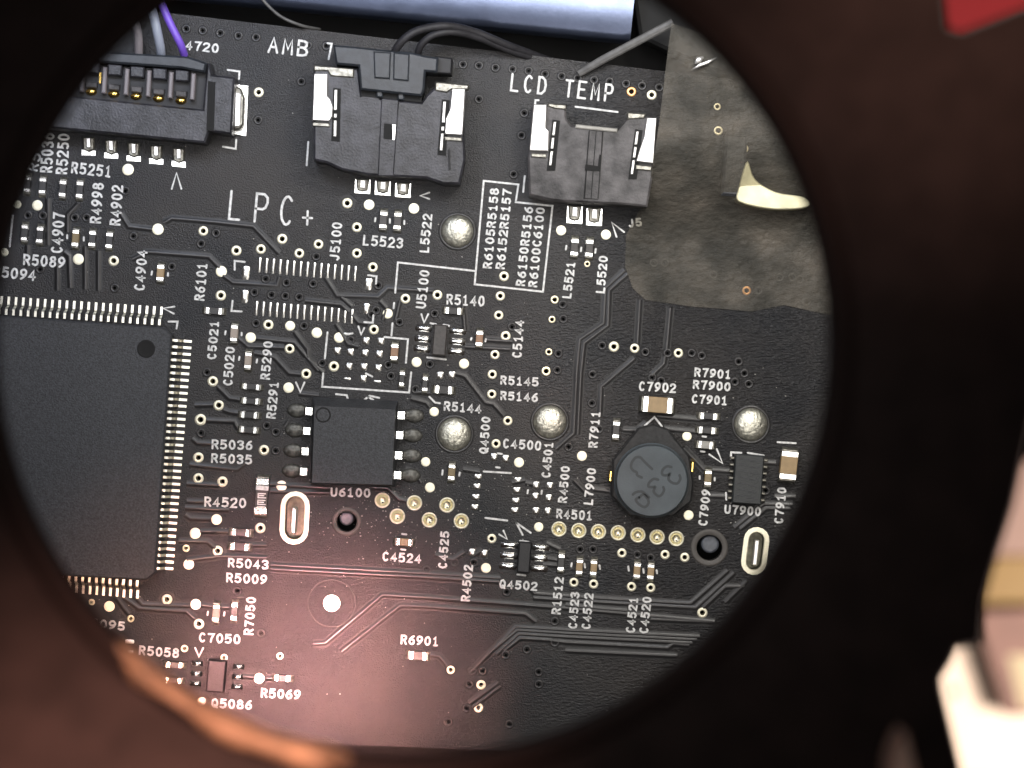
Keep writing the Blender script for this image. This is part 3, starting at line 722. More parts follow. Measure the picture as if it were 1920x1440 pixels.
# ------------------------------------------------------------------ the big flat chip
def gull(Lf, Ls, wd, ht, th=.10):
    """gull-wing pin along +x: shoulder at the body (x=0), foot outwards"""
    pr = [(0, ht), (Ls, ht), (Ls + .10, ht - .06), (Ls + .22, .16), (Ls + .30, .07), (Ls + .30 + Lf, .05)]
    vs = []; fs = []
    for i, (x, z) in enumerate(pr):
        for sx in (-.5, .5): vs.append((x, sx * wd, z)); 
    n = len(pr)
    for i, (x, z) in enumerate(pr):
        for sx in (-.5, .5): vs.append((x - (.05 if 1 < i < 4 else 0), sx * wd, z - th))
    for i in range(n - 1):
        a = 2 * i
        fs.append((a, a + 1, a + 3, a + 2)); b = 2 * n + a
        fs.append((b, b + 2, b + 3, b + 1)); fs.append((a, a + 2, b + 2, b)); fs.append((a + 1, b + 1, b + 3, a + 3))
    fs.append((0, 2 * n, 2 * n + 1, 1)); fs.append((2 * n - 2, 2 * n - 1, 4 * n - 1, 4 * n - 2))
    return MB().add(vs, fs)
QA = R(-4.0)
qc = W(60, 840)
qfp = thing('flat_chip', 'large square black flat chip with rows of fine pins at the left rim', 'chip', qc, QA)
# body outline in the photograph (corner points), rounded
corner = [(-190, 578), (309, 614), (322, 628), (291, 1074), (274, 1088), (-225, 1062)]
body_t = loc_px(corner, qc, QA, 1.4)
MB().prism(body_t, .12, 1.4, .10).obj('body', 'mold', qfp)
dp = loc_px([(274, 654)], qc, QA, 1.4)[0]
link('dimple', fixed(MB().lathe([(17*U, .012), (15.5*U, .03), (13.5*U, .014), (8*U, .006), (1*U, .004)], 28, cap1=True), 'dimple', 'void', True), qfp, (dp[0], dp[1], 1.4))
mat('pin_tin', (0.86, 0.83, 0.72), 0.38, metal=1.0)
pinm = fixed(gull(.50, .36, .15, .72), 'pin', 'pin_tin')
def pin_row(n, a, b, turn, parent, o, rz, mesh, z=0.0):
    for k in range(n):
        t_ = k / (n - 1)
        p = loc_px([(a[0] + (b[0] - a[0]) * t_, a[1] + (b[1] - a[1]) * t_)], o, rz, 0)[0]
        link('pin', mesh, parent, (p[0], p[1], z), turn)
pin_row(23, (1, 590), (301, 610), R(90), qfp, qc, QA, pinm)
pin_row(36, (325, 638), (290, 1064), 0, qfp, qc, QA, pinm)
pin_row(12, (120, 1075), (260, 1087), R(-90), qfp, qc, QA, pinm)

# ------------------------------------------------------------------ the eight-pin chip in the middle
sc_ = W(664, 838); SA = R(-2.6)
soic = thing('eight_pin_chip', 'black eight-pin chip with wide silver leads in the middle of the board', 'chip', sc_, SA)
lo = loc_px([(586, 744), (746, 752), (741, 912), (582, 907)], sc_, SA, .3); hi = loc_px([(590, 761), (741, 768), (735, 909), (585, 905)], sc_, SA, 1.6)
MB().frustum(lo[::-1], hi[::-1], .2, 1.6).obj('body', 'mold', soic)
dp = loc_px([(606, 778)], sc_, SA, 1.6)[0]
link('dimple', fixed(MB().lathe([(14.5*U, .004), (13*U, .014), (11.5*U, .004)], 28), 'dimple', 'void', True), soic, (dp[0], dp[1], 1.6))
leadm = fixed(gull(.62, .42, .46, .86, .16), 'lead', 'tin')
blob = shared('blob', lambda: fixed(MB().lathe([(.62 * math.cos(a), .24 * math.sin(a)) for a in (0, .3, .6, .9, 1.2, 1.5)], 18, cap1=True, sx=1.05, sy=.72), 'solder_fillet', 'fillet_dark', True))
for (x, y) in ((587, 771), (583, 808), (580, 846), (577, 884)):
    p = loc_px([(x, y)], sc_, SA)[0]
    l = link('lead', leadm, soic, (p[0], p[1], 0), math.pi); link('solder_fillet', blob, l, (.98, 0, 0))
for (x, y) in ((747, 778), (744, 815), (742, 853), (740, 890)):
    p = loc_px([(x, y)], sc_, SA)[0]
    l = link('lead', leadm, soic, (p[0], p[1], 0), 0); link('solder_fillet', blob, l, (.98, 0, 0))

# ------------------------------------------------------------------ six-lead chips
def six(name, label, cx, cy, bw, bh, lx, rows, lw, lh, body='mold_dark'):
    o = W(cx, cy); t = thing(name, label, 'chip', o, TILT, 'six-lead chips')
    MB().box((0, 0, .05, .75), (bw * U, bh * U), .08).obj('body', body, t)
    lm = shared(('six', lw, lh), lambda: pillow(lw * U, lh * U, .16, 8).mesh('lead', 'tin', True))
    for s, dy0 in ((-1, -1.0), (1, 1.0)):
        for r in rows: link('lead', lm, t, (s * lx * U, -r * U, 0))
    return t
six('six_lead_chip', 'tiny black six-lead chip below the U5100 and R5140 prints', 825, 638, 26, 58, 32, (-20, 0, 19), 32, 13, 'ferrite')
six('six_lead_chip', 'tiny black six-lead chip directly above the Q4502 print', 983, 1044, 24, 58, 29, (-20, 0, 20), 34, 13)
six('six_lead_chip', 'tiny black six-lead chip directly above the Q5086 print', 407, 1266, 34, 60, 39, (-19, 0, 19), 22, 11)

# ------------------------------------------------------------------ chip U7900
o = W(1401, 898); UA = R(-4)
t = thing('ribbed_chip', 'dark blue grey chip with faint side pins directly above the U7900 print', 'chip', o, UA)
MB().box((0, 0, .1, .9), (54 * U, 92 * U), .07).obj('body', 'mold_ridged', t)
pm = fixed(MB().box((0, 0, 0, .3), (9 * U, 5 * U), .05), 'pin', 'dull_tin')
gm = fixed(MB().box((0, 0, 0, .03), (20 * U, 1.6 * U)), 'rib', 'mold')
for k in range(7):
    for s in (-1, 1): link('pin', pm, t, (s * 31 * U, (k - 3) * 12.5 * U, 0))
    link('rib', gm, t, (9 * U, (k - 3) * 11.5 * U, .9)); link('rib', gm, t, (-13 * U, (k - 3) * 11.5 * U + .1, .9))

# ------------------------------------------------------------------ round inductor
o = W(1220, 900)
t = thing('round_inductor', 'round blue grey power inductor with dark hand-stamped marking on its top', 'inductor', o)
base = loc_px([(1148, 862), (1196, 802), (1224, 794), (1252, 804), (1292, 855), (1300, 905), (1296, 940), (1262, 968), (1180, 968), (1146, 930)], o, 0, .3)
MB().prism(base, .02, .9, .12).obj('base', 'coil_base', t)
link('top', fixed(MB().lathe([(70*U, .9), (70*U, 1.15), (67*U, 1.25), (66*U, 1.9), (64.5*U, 1.96)], 64, cap1=True), 'top', 'coil_top', False), t)
link('bead', fixed(MB().lathe([(67.2*U, 1.72), (67.8*U, 1.78), (67.2*U, 1.84)], 64), 'bead', 'ferrite', True), t)
for x, y, a in ((1144, 892, 0), (1297, 875, 0), (1294, 918, 0)):
    p = loc_px([(x, y)], o)[0]
    link('clip', shared('lclip', lambda: fixed(MB().box((0, 0, .0, .8), (.2, .7), .06), 'clip', 'gold_contact')), t, (p[0], p[1], 0), TILT)
def zpx(tile): return [(1120 + a / 7.2, 780 + b / 7.2) for a, b in tile]
for st in [[(740,715),(680,660),(620,600),(580,560),(520,560),(470,620),(455,690),(490,740),(530,760),(540,800),(600,830)],
           [(1000,690),(940,680),(880,730),(880,790),(940,800),(980,780),(960,850),(1010,900),(1080,910),(1120,850),(1110,800)],
           [(820,860),(760,850),(700,900),(690,950),(740,960),(780,960),(760,1020),(820,1080),(870,1060),(900,1000),(890,960)],
           [(700,1100),(660,1060),(600,1020),(520,1030),(480,1060)], [(560,1100),(520,1130),(560,1190),(640,1230),(690,1180),(680,1120),(620,1060),(570,1100)]]:
    pts = smooth_path([(*q, 0) for q in loc_px(zpx(st), o, 0, 1.96)], 4)
    mb = MB(); mb.ribbon(pts, 5 * U, 1.965); link('marking', mb.mesh('marking', 'ink'), t)

# ------------------------------------------------------------------ connectors
def pp(o, z, *pts): return loc_px(pts, o, 0, z)
def q4(base, dx, dy, k): return [(dx + a / k, dy + b / k) for a, b in base]
# --- three-pin connector under the AMB print
o = W(725, 250)
amb = thing('wire_connector', 'black wire connector with two bright clips and three pins below the AMB print', 'connector', o)
bodyp = [(588, 122), (672, 128), (678, 178), (704, 170), (714, 185), (790, 192), (800, 178), (820, 160), (866, 162), (872, 300), (862, 345), (832, 345), (800, 334), (690, 328), (640, 318), (612, 305), (588, 300)]
MB().prism(pp(o, 2.6, *bodyp), .05, 2.6, .12).obj('housing', 'plastic', amb)
MB().prism(pp(o, 2.75, (715, 184), (748, 187), (738, 330), (708, 330)), 2.0, 2.72, .06).obj('latch', 'plastic', amb)
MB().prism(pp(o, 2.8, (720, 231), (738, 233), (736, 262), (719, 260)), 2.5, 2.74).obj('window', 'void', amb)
MB().prism(pp(o, 2.8, (736, 233), (742, 234), (740, 262), (736, 262)), 2.5, 2.80).obj('window_edge', 'tin', amb)
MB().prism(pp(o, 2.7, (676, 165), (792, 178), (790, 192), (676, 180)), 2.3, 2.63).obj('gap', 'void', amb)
for xs in ((704, 148), (744, 153)):
    MB().prism(pp(o, 2.9, (xs[0], xs[1]), (xs[0] + 14, xs[1] + 1), (xs[0] + 14, xs[1] + 35), (xs[0] + 2, xs[1] + 34)), 2.3, 2.9, .08).obj('prong', 'plug', amb)
for pts, nm in (([(589, 138), (614, 138), (613, 180), (619, 186), (624, 200), (623, 218), (617, 227), (586, 225)], 0), ([(848, 166), (872, 167), (867, 253), (834, 251), (836, 222), (844, 205)], 0)):
    MB().prism(pp(o, 3.0, *pts), 1.2, 3.0, .05).obj('clip', 'bright_clip', amb)
for pts in ([(586, 229), (618, 231), (618, 238), (586, 236)], [(834, 256), (866, 258), (866, 265), (834, 263)]):
    MB().prism(pp(o, 2.75, *pts), 1.2, 2.75, .04).obj('clip_foot', 'dull_tin', amb)
for pts in ([(588, 122), (664, 128), (664, 146), (620, 143), (614, 133), (588, 133)], [(815, 153), (880, 159), (878, 168), (846, 168), (838, 174), (816, 170)]):
    MB().prism(pp(o, 2.7, *pts), 1.6, 2.72, .08).obj('clip_arm', 'dull_tin', amb)
for x0, y0, x1, y1 in ((629, 168, 627, 258), (833, 190, 826, 284)):
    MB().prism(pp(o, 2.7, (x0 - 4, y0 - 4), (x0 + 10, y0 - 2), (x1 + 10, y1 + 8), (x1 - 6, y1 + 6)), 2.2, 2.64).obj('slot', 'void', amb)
    for f0, f1 in ((0, .42), (.5, .58), (.64, .98)):
        a = (x0 + (x1 - x0) * f0, y0 + (y1 - y0) * f0); b = (x0 + (x1 - x0) * f1, y0 + (y1 - y0) * f1)
        MB().prism(pp(o, 2.8, (a[0] - 2, a[1]), (a[0] + 3.5, a[1]), (b[0] + 3.5, b[1]), (b[0] - 2, b[1])), 2.3, 2.76, .04).obj('spring', 'bright_clip', amb)
MB().tube([W(*p, z) for p, z in (((842, 280), 2.7),)] + [W(842, 292, 2.7), W(843, 318, 2.7)], .05, 6).obj('groove', 'plastic_dark')
bpy.data.objects['groove'].parent = amb; bpy.data.objects['groove'].location = -o
def smt_pin(par, o, x, y, wd, ln):
    f = MB().prism(pp(o, .2, (x - wd / 2, y - ln * .45), (x + wd / 2, y - ln * .42), (x + wd / 2 - 1, y + ln / 2), (x - wd / 2 - 1, y + ln / 2 - 2)), 0, .07, .02).obj('solder_land', 'tin', par)
    MB().prism(pp(o, .4, (x - wd * .42, y - ln * .5), (x + wd * .42, y - ln * .47), (x + wd * .3, y + ln * .26), (x - wd * .02, y + ln * .34), (x - wd * .36, y + ln * .24)), .07, .22, .09).obj('fillet', 'dull_tin', par)
    MB().prism(pp(o, .6, (x - 5, y - ln * .42), (x + 6, y - ln * .4), (x + 5, y + ln * .14), (x - 6, y + ln * .1)), .1, .5, .05).obj('pin', 'bright_clip', par)
for x, y in ((680, 349), (718, 352), (756, 356)): smt_pin(amb, o, x, y, 30, 30)
# its plug with the two black leads
pl = thing('wire_plug', 'dark plug of the two black leads pushed into the three-pin connector', 'plug', W(735, 130))
op = W(735, 130)
MB().prism(pp(op, 3.2, (624, 84), (672, 88), (708, 92), (770, 98), (796, 104), (822, 108), (820, 136), (798, 134), (795, 170), (790, 180), (676, 168), (672, 124), (630, 120)), .6, 3.2, .12).obj('housing', 'plug', pl)
MB().prism(pp(op, 3.4, (700, 96), (733, 98), (731, 148), (702, 146)), 2.6, 3.36, .08).obj('crimp_cover', 'plug', pl)
MB().prism(pp(op, 3.4, (738, 98), (768, 101), (766, 152), (737, 149)), 2.6, 3.36, .08).obj('crimp_cover', 'plug', pl)
MB().prism(pp(op, 2.8, (816, 104), (848, 108), (846, 138), (812, 136)), .6, 2.5, .08).obj('side_tab', 'plastic_dark', pl)
wl = [('black lead arching over the board edge from the plug, upper one of two', [(738,104,2.6),(748,84,3.2),(770,64,3.4),(800,53,3.2),(840,49,3),(890,60,2),(950,84,1),(1040,118,-1.5)], .25),
      ('black lead arching over the board edge from the plug, lower one of two', [(782,106,2.2),(790,84,2.8),(812,66,3.0),(850,60,2.8),(900,72,1.8),(960,96,.6),(1050,126,-1.5)], .22)]
for l, pts, r in wl:
    MB().tube(smooth_path([W(*p) for p in pts]), r, 12).obj('wire', 'wire_black', smooth=True)
    tag(bpy.data.objects[-1] if False else COL.objects[-1], l, 'wire', 'black leads of the plug')
MB().tube(smooth_path([W(*p) for p in ((478,-20,1),(500,8,1),(528,32,.8),(566,48,.5),(600,55,-1))]), .10, 8).obj('wire', 'strap', smooth=True)
tag(COL.objects[-1], 'thin dark grey wire crossing the top board edge above the AMB print', 'wire')

# --- two-pin connector under the LCD TEMP print
o = W(1105, 290)
lcd = thing('wire_connector', 'black dusty wire connector with two bright clips and two pins below the LCD TEMP print', 'connector', o)
bodyp = [(998, 195), (1060, 198), (1062, 222), (1072, 235), (1155, 244), (1172, 225), (1184, 214), (1232, 222), (1224, 330), (1214, 388), (1180, 384), (1060, 378), (1036, 376), (992, 366), (990, 300)]
MB().prism(pp(o, 2.6, *bodyp), .05, 2.6, .12).obj('housing', 'plastic_dusty', lcd)
MB().prism(pp(o, 2.8, (1105, 243), (1130, 246), (1122, 374), (1096, 372)), 2.0, 2.68, .04).obj('latch', 'plastic_dusty', lcd)
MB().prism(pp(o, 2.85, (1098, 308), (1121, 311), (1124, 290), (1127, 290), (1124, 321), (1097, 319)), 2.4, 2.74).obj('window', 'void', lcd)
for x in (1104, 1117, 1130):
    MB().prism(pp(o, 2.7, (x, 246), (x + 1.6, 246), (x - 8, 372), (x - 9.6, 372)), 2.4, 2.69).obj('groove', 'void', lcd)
MB().prism(pp(o, 2.75, (1080, 233), (1158, 241), (1157, 248), (1078, 240)), 2.0, 2.75, .06).obj('front_edge', 'cap_grey', lcd)
for pts in ([(1001, 196), (1025, 196), (1023, 240), (1029, 246), (1028, 283), (993, 282)], [(1213, 221), (1231, 221), (1225, 306), (1193, 302), (1201, 276), (1208, 256)]):
    MB().prism(pp(o, 3.0, *pts), 1.2, 3.0, .05).obj('clip', 'bright_clip', lcd)
for pts in ([(996, 287), (1024, 289), (1024, 296), (996, 294)], [(1193, 309), (1222, 312), (1221, 320), (1192, 317)]):
    MB().prism(pp(o, 2.75, *pts), 1.2, 2.75, .04).obj('clip_foot', 'dull_tin', lcd)
for pts in ([(1027, 193), (1063, 196), (1062, 206), (1040, 204), (1028, 200)], [(1176, 210), (1212, 213), (1208, 222), (1176, 224)]):
    MB().prism(pp(o, 2.7, *pts), 1.6, 2.70, .08).obj('clip_arm', 'dull_tin', lcd)
for x0, y0, x1, y1 in ((1040, 228, 1031, 312), (1195, 246, 1184, 328)):
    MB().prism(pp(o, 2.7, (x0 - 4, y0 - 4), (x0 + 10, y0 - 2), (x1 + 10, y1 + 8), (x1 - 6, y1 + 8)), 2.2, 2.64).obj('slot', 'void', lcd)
    for f0, f1 in ((0, .3), (.36, .6), (.66, .98)):
        a = (x0 + (x1 - x0) * f0, y0 + (y1 - y0) * f0); b = (x0 + (x1 - x0) * f1, y0 + (y1 - y0) * f1)
        MB().prism(pp(o, 2.8, (a[0] - 2, a[1]), (a[0] + 3, a[1]), (b[0] + 3, b[1]), (b[0] - 2, b[1])), 2.3, 2.76, .04).obj('spring', 'bright_clip', lcd)
for x, y in ((1078, 402), (1115, 406)): smt_pin(lcd, o, x, y, 30, 36)

# --- five-pin connector at the upper left
o = W(280, 190)
con = thing('wire_connector', 'black wire connector with gold contacts and five pins at the upper left rim', 'connector', o)
MB().prism(pp(o, 2.4, (60, 172), (380, 205), (388, 120), (394, 118), (398, 140), (440, 145), (434, 252), (392, 246), (384, 268), (60, 236)), .05, 2.4, .12).obj('housing', 'plastic', con)
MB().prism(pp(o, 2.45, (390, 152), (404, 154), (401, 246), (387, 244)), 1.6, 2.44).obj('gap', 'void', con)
MB().prism(pp(o, 2.45, (120, 116), (388, 134), (382, 207), (100, 180)), 1.2, 2.0).obj('recess', 'plastic_dark', con)
for k in range(6):
    x, y = 151 + 41.5 * k, 122 + 3 * k
    MB().prism(pp(o, 2.8, (x, y), (x + 8, y + 1), (x + 5, y + 50), (x - 3, y + 49)), 1.4, 2.75, .06).obj('divider', 'wire_grey', con)
    if k < 5:
        x2, y2 = 171 + 42 * k, 168 + 4.2 * k
        MB().prism(pp(o, 2.5, (x2 - 11, y2 - 16), (x2 + 11, y2 - 14), (x2 + 10, y2 - 3), (x2 - 11, y2 - 5)), 1.4, 2.3, .06).obj('contact_cover', 'plastic_dusty', con)
        link('contact', fixed(MB().lathe([(.36, 0), (.33, .18), (.22, .28), (.08, .31)], 14, cap1=True, sy=.62), 'contact', 'gold_contact', True), con, Vector((*pp(o, 2.1, (x2, y2 + 4))[0], 2.02)))
for x, y in ((145, 128), (186, 136)):
    MB().prism(pp(o, 2.4, (x, y), (x + 4, y), (x + 3, y + 20), (x, y + 20)), 1.8, 2.4).obj('contact_strip', 'gold_contact', con)
MB().prism(pp(o, 1.0, (441, 155), (464, 158), (460, 254), (437, 250)), .0, .12, .03).obj('side_land', 'tin', con)
MB().prism(pp(o, 1.0, (440, 160), (452, 166), (458, 182), (456, 232), (450, 242), (438, 244)), .1, .9, .10).obj('side_clip', 'dull_tin', con)
MB().prism(pp(o, 1.2, (441, 172), (452, 176), (450, 236), (439, 238)), .5, 1.2, .05).obj('side_tab', 'bright_clip', con)
for k in range(5):
    x, y = 165 + 42.3 * k, 276 + 5.2 * k
    MB().prism(pp(o, .2, (x - 13, y + 4), (x + 14, y + 6), (x + 14, y + 16 + k * .4), (x - 13, y + 15)), 0, .06, .02).obj('solder_land', 'tin', con)
    MB().prism(pp(o, .3, (x - 11, y - 20), (x + 12, y - 19), (x + 11, y + 5), (x + 1, y + 9), (x - 10, y + 4)), .06, .2, .09).obj('fillet', 'dull_tin', con)
    MB().prism(pp(o, .6, (x - 4, y - 18), (x + 5, y - 18), (x + 5, y + 1), (x - 3, y + 1)), .1, .6, .05).obj('pin', 'bright_clip', con)
opl = W(250, 110)
plg = thing('wire_plug', 'black plug strip of the coloured leads above the gold contacts', 'plug', opl)
MB().prism(pp(opl, 2.8, (90, 88), (210, 98), (352, 106), (388, 118), (384, 136), (340, 128), (120, 112)), .8, 2.9, .12).obj('housing', 'plug', plg)
for k in range(5):
    x, y = 172 + 42 * k, 118 + 3.6 * k
    MB().prism(pp(opl, 2.8, (x - 13, y - 3), (x + 14, y - 1), (x + 13, y + 20), (x - 13, y + 18)), .8, 2.6, .08).obj('tongue', 'plastic', plg)
for l, m, pts, r in [('purple insulated wire entering the plug at the upper left', 'wire_purple', [(290,-30,3),(306,14,3),(322,50,3),(338,82,2.8),(346,104,2.0)], .24),
                     ('pale blue grey insulated wire beside the purple one', 'wire_blue_grey', [(268,-30,3),(286,22,3),(294,56,3),(300,86,2.6),(302,104,2.0)], .29),
                     ('dull grey insulated wire, leftmost of the three coloured wires', 'wire_grey', [(248,-20,2.6),(254,40,2.6),(259,66,2.5),(260,104,1.8)], .27)]:
    MB().tube(smooth_path([W(*p) for p in pts]), r, 14).obj('wire', m, smooth=True); tag(COL.objects[-1], l, 'wire', 'coloured insulated wires')

# ------------------------------------------------------------------ posts and tabs standing in the holes
for x, y, r, l in ((650, 972, 13, 'blue grey post end inside the round hole below the U6100 print'), (1331, 1020, 17, 'blue grey post end inside the round hole below the round inductor')):
    p = W(x, y, -.5)
    link('locating_post', fixed(MB().lathe([(r*U, -3), (r*U, -.35), ((r - 2)*U, -.22), ((r - 6)*U, -.25)], 28, cap1=True), 'locating_post', 'post', True), None, (p.x, p.y, 0))
    tag(COL.objects[-1], l, 'post', 'posts in the round holes')
for (cx, cy, dx, ln), l in zip(((551, 976, 4, 3), (1417, 1036, 4, 6)), ('bright metal tab standing in the oval slot left of the U6100 print', 'bright metal tab standing in the oval slot at the right rim')):
    c = W(cx, cy)
    a = R(ln)
    link('metal_tab', fixed(MB().box((0, 0, -2.5, .15), (8 * U, 47 * U), .05), 'metal_tab', 'bright_clip'), None, (c.x, c.y, 0), -a)
    tag(COL.objects[-1], l, 'metal tab', 'tabs in the oval slots')

# ------------------------------------------------------------------ beyond the top edge: metal bar, strap, black block
bar = []
A, B = W(430, -46, 0), W(1186, 28, 0)
d = (B - A).normalized(); nrm = Vector((-d.y, d.x, 0))
sec = [(-1.62, -2.4)] + [(v_ / 10, .55 - .14 * (max(0, 2 - v_) / 10) ** 1.8 - .07 * (max(0, v_ - 2) / 10) ** 2) for v_ in range(-16, 80, 4)] + [(8.0, -2.4)]
vs = []; fs = []
for P in (A - d * 6, B):
    for u_, z in sec: vs.append(P + nrm * u_ + Vector((0, 0, z)))
n = len(sec)
for i in range(n - 1): fs.append((i, i + 1, n + i + 1, n + i))
k_ = len(vs); vs += vs[n:2 * n]; fs.append(tuple(range(k_, k_ + n)))
MB().add(vs, fs).obj('metal_bar', 'chassis', smooth=True, wn=False)
tag(COL.objects[-1], 'blue grey rounded metal bar beyond the top edge of the board', 'metal bar')
MB().tube([W(1085, 138, .4), W(1130, 112, .8), W(1262, 42, 1.6)], [.22, .26, .26], 8, .5).obj('strap', 'strap')
tag(COL.objects[-1], 'grey narrow strap running up to the corner of the clear tape', 'strap')
MB().prism(px([(1184, -40), (1500, -60), (1500, 190), (1330, 130), (1200, 70)], -1.0), -3.5, -1.0, .2).obj('black_block', 'void')
tag(COL.objects[-1], 'black block beyond the board edge right of the metal bar', 'block')
MB().prism(px([(-160, -200), (1640, -200), (1640, 1560), (-160, 1560)], -6), -7, -6).obj('casing_floor', 'void')
tag(COL.objects[-1], kind='structure')

# ------------------------------------------------------------------ clear tape and what it covers at the right
tp = [(1259, 44), (1248, 130), (1236, 230), (1222, 320), (1206, 382), (1174, 440), (1172, 500), (1186, 540), (1210, 562), (1290, 574), (1410, 584), (1470, 572), (1600, 600), (1640, 380), (1560, 160), (1400, 90)]
bm = bmesh.new()
NX, NY = 46, 56
def inside(x, y):
    c = False; j = len(tp) - 1
    for i in range(len(tp)):
        xi, yi = tp[i]; xj, yj = tp[j]
        if (yi > y) != (yj > y) and x < (xj - xi) * (y - yi) / (yj - yi) + xi: c = not c
        j = i
    return c
from mathutils import noise as NZ
vb = [bm.verts.new((*W(x, y, 0)[:2], 0)) for x, y in tp]
fb = bm.faces.new(vb)
bmesh.ops.triangulate(bm, faces=[fb])
bmesh.ops.subdivide_edges(bm, edges=bm.edges[:], cuts=11, use_grid_fill=True)
for v in bm.verts:
    x, y = v.co.x, v.co.y
    py = 720 - y * 30; ppx = x * 30 + 960
    lift = max(0, min(1, (470 - py) / 200))
    hz = .12 + 3.15 * (lift * lift * (3 - 2 * lift))
    wr = NZ.noise(Vector((x * .45, y * .45, 1.3))) * .5 + NZ.noise(Vector((x * 1.2, y * 1.2, 4.1))) * .2
    v.co.z = hz + max(-.04, wr * (.08 + .5 * lift))
    s_ = (H - v.co.z) / H
    v.co.x *= s_; v.co.y *= s_
me = bpy.data.meshes.new('clear_tape'); bm.to_mesh(me); bm.free(); me.materials.append(MATS['tape'])
me.polygons.foreach_set('use_smooth', [True] * len(me.polygons))
tag(link('clear_tape', me), 'wrinkled brownish clear tape covering the board at the right rim', 'tape')
MB().prism(px([(1362, 250), (1402, 254), (1396, 370), (1352, 366)], 2.0), .05, 2.0, .15).obj('covered_block', 'mold')
tag(COL.objects[-1], 'dark rectangular block under the clear tape beside the bright plate', 'block')
MB().prism([q[:2] for q in smooth_path([(*q, 0) for q in px([(1390, 330), (1402, 302), (1416, 336), (1454, 360), (1508, 370), (1514, 388), (1450, 392), (1386, 378), (1384, 356)], 2.2)], 4)], .05, 2.2, .06).obj('bright_plate', 'pale_plate')
tag(COL.objects[-1], 'bright pale metal plate under the clear tape at the right rim', 'metal plate')
for pts, r in (([(1298, 130), (1312, 122), (1328, 116), (1343, 108)], [.02, .10, .10, .02]), ([(1303, 119), (1310, 112), (1319, 107)], [.05, .20, .06])):
    MB().tube([W(*q, 3.75) for q in pts], r, 10, .6).obj('crease', 'bright_clip', bpy.data.objects['clear_tape'], smooth=True)

# ------------------------------------------------------------------ eyepiece tube we look through
CX, CY = 774, 640
eye = thing('eyepiece', 'wide black eyepiece ring of the magnifier that frames the board', 'eyepiece', (0, 0, 0))
outl = [(1745, -260), (1775, 52), (1802, 60), (1935, 8), (2010, -4), (2010, 420), (1924, 830), (1898, 950), (1872, 1030), (1846, 1120), (1838, 1206),
        (1795, 1213), (1783, 1240), (1763, 1272), (1765, 1292), (1800, 1440), (1860, 1700)]
oa = [(math.atan2(y - CY, x - CX), x, y) for x, y in outl]
def r_out(a):
    for (a0, x0, y0), (a1, x1, y1) in zip(oa, oa[1:]):
        if a0 <= a <= a1:
            # ray against segment
            dx, dy = math.cos(a), math.sin(a); ex, ey = x1 - x0, y1 - y0
            den = dx * ey - dy * ex
            if abs(den) < 1e-6: return math.hypot(x0 - CX, y0 - CY)
            return ((x0 - CX) * ey - (y0 - CY) * ex) / den
    return 1350
angs = sorted(set([-math.pi + 2 * math.pi * k / 160 for k in range(160)] + [a for a, _, _ in oa]))
def rings(specs, aa=None, closed=True, fade=None):
    aa = aa or angs
    vs = []; fs = []; n = len(aa)
    for fr, z in specs:
        for i, a in enumerate(aa):
            ro = r_out(a); r = fr if fr > 2 else 800 + (ro - 800) * fr
            zz = z
            if fade: 
                f = fade(i / (n - 1)); zz = 61.0 + (z - 61.0) * f; r = 792 + (r - 792) * f
            vs.append(W(CX + r * math.cos(a), CY + r * math.sin(a), zz))
    for k in range(len(specs) - 1):
        for i in range(n if closed else n - 1):
            j = (i + 1) % n; fs.append((k*n+i, k*n+j, (k+1)*n+j, (k+1)*n+i))
    return MB().add(vs, fs)
rings([(798, 61.4), (900, 61.8), (1040, 62.2), (1.0, 62.4)]).obj('face', 'tube_face', eye, smooth=True)
rings([(1.0, 62.4), (1.0, 45.0)]).obj('wall', 'tube_face', eye)
rings([(834, 61.5), (820, 62.1), (806, 62.2), (792, 61.6), (783, 60.8), (778, 59.6)]).obj('lip', 'tube_lip', eye, smooth=True)
seg = [R(97 + 42 * k / 60) for k in range(61)]  # lower left stretch of the lip, coloured as if lit orange
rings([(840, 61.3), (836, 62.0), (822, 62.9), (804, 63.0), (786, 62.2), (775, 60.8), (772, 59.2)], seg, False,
      lambda t: min(1, .25 + 6 * t) * min(1, .15 + 4 * (1 - t)) * (.80 + .20 * math.sin(7 * t + 1) * math.sin(12 * t))).obj('lit_lip', 'lit_lip', eye, smooth=True)
mb = MB()
c60 = W(CX, CY, 60); r60 = 778 / 30 * .7
mb.lathe([(r60, 60), (r60 * 1.003, 59.2), (r60 * 1.06, 59.0), (r60 * 1.12, 60)], 120, (c60.x, c60.y)).obj('bore', 'tube_bore', eye, smooth=True)
# small pale wedge added as a bright glint on the face, lower right
mb = MB(); mb.prism(px([(1672, 1440), (1684, 1400), (1700, 1376), (1716, 1440), (1730, 1500), (1672, 1500)], 66.5), 63, 66.5, .15)
mb.obj('glint_wedge', 'pale_glint', eye)

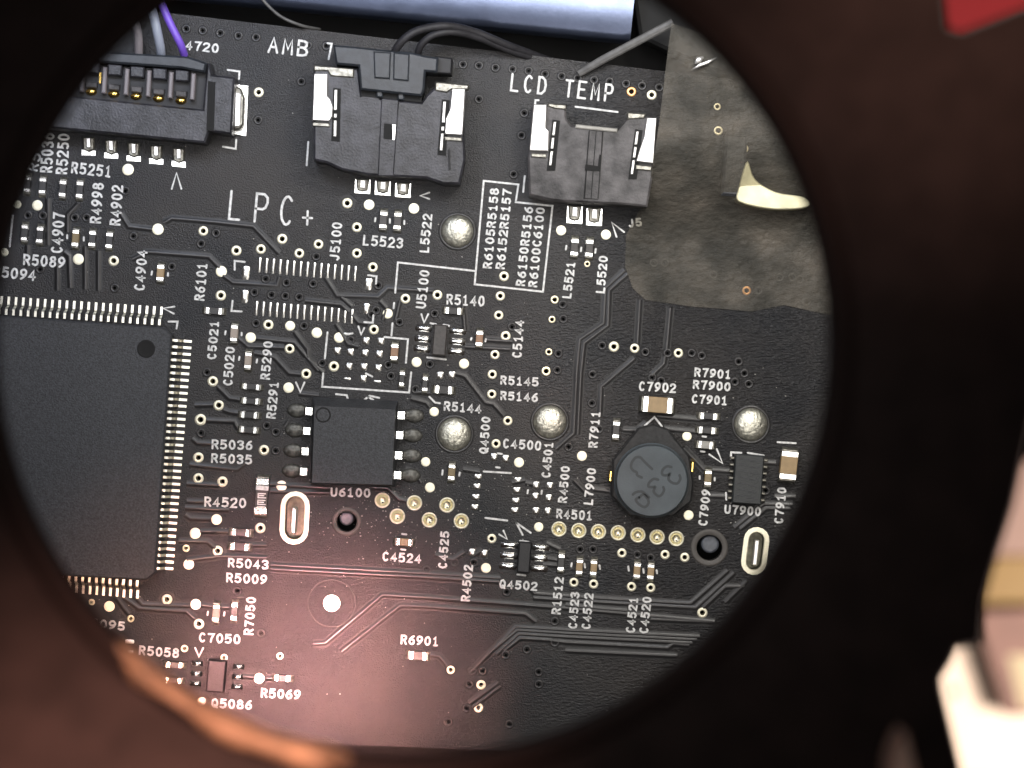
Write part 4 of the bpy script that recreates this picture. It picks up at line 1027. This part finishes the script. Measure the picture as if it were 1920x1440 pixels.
# ------------------------------------------------------------------ things on the desk beyond, far out of focus
ZD = -200
MB().prism(px([(-1500, -1500), (4200, -1500), (4200, 3800), (-1500, 3800)], ZD - 6), ZD - 8, ZD - 6).obj('desk', 'desk_top')
tag(COL.objects[-1], kind='structure')
o = W(1830, 1330, ZD)
pt = thing('white_plate', 'overexposed white plate with a small screw at the lower right', 'plate', o)
MB().prism(pp(o, ZD, (1700, 1260), (1770, 1170), (1850, 1130), (2100, 1130), (2100, 1700), (1740, 1700)), -4, 0, .4).obj('body', 'white_plate', pt)
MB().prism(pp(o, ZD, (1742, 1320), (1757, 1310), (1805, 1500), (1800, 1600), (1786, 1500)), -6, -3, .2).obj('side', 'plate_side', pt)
q = pp(o, ZD, (1787, 1297))[0]
link('screw', fixed(MB().lathe([(.62, 0), (.62, .3), (.45, .45), (.3, .3), (.28, .1)], 20, cap1=True), 'screw', 'screw', True), pt, (q[0], q[1], 0))
o = W(1900, 1200, ZD + 6)
bx = thing('striped_box', 'blurred pinkish box with a yellow band and cream label at the right edge', 'box', o)
MB().prism(pp(o, ZD + 6, (1826, 1146), (2050, 1136), (2050, 1342), (1888, 1342)), -6, 0, .2).obj('front', 'rose_card', bx)
MB().prism(pp(o, ZD + 6, (1890, 1228), (2050, 1226), (2050, 1330), (1914, 1328)), 0, .2).obj('label', 'cream_card', bx)
MB().prism(pp(o, ZD + 7, (1830, 1046), (2050, 1040), (2050, 1133), (1826, 1133)), -7, 0, .2).obj('band', 'yellow_card', bx)
MB().prism(pp(o, ZD + 6, (1850, 860), (2050, 860), (2050, 1042), (1830, 1042)), -6, 0, .2).obj('top', 'pink_card', bx)
o = W(1840, 0, ZD)
rc = MB(); rc.prism(pp(o, ZD, (1700, -220), (2000, -240), (1980, 30), (1930, 40), (1840, 82), (1760, 90)), -4, 0, 1.2)
rc.obj('red_pouch', 'red_cloth', None, o); tag(COL.objects[-1], 'bright red blurred pouch at the top right corner', 'pouch')

# ------------------------------------------------------------------ dust and flux specks on the board
mb = MB(); rd = random.Random(11)
for k in range(620):
    if k < 380: x, y = rd.gauss(760, 150), rd.gauss(960, 75)
    elif k < 470: x, y = rd.uniform(1000, 1500), rd.uniform(700, 1050)
    else: x, y = rd.uniform(100, 1450), rd.uniform(150, 1350)
    r = rd.choice((.5, .6, .8, .9, 1.3)) * U; a = rd.uniform(0, 6.3); p = W(x, y)
    n = 5; z = .02 if True else 0
    pts = [(p.x + r * rd.uniform(.6, 1.2) * math.cos(a + 2 * math.pi * i / n) * 1.3, p.y + r * rd.uniform(.6, 1.2) * math.sin(a + 2 * math.pi * i / n)) for i in range(n)]
    mb.frustum(pts, [(p.x + (q[0] - p.x) * .5, p.y + (q[1] - p.y) * .5) for q in pts], 0.0, z)
tag(mb.obj('dust', 'dust'), kind='stuff', label='pale dust and flux specks scattered over the board', cat='dust')
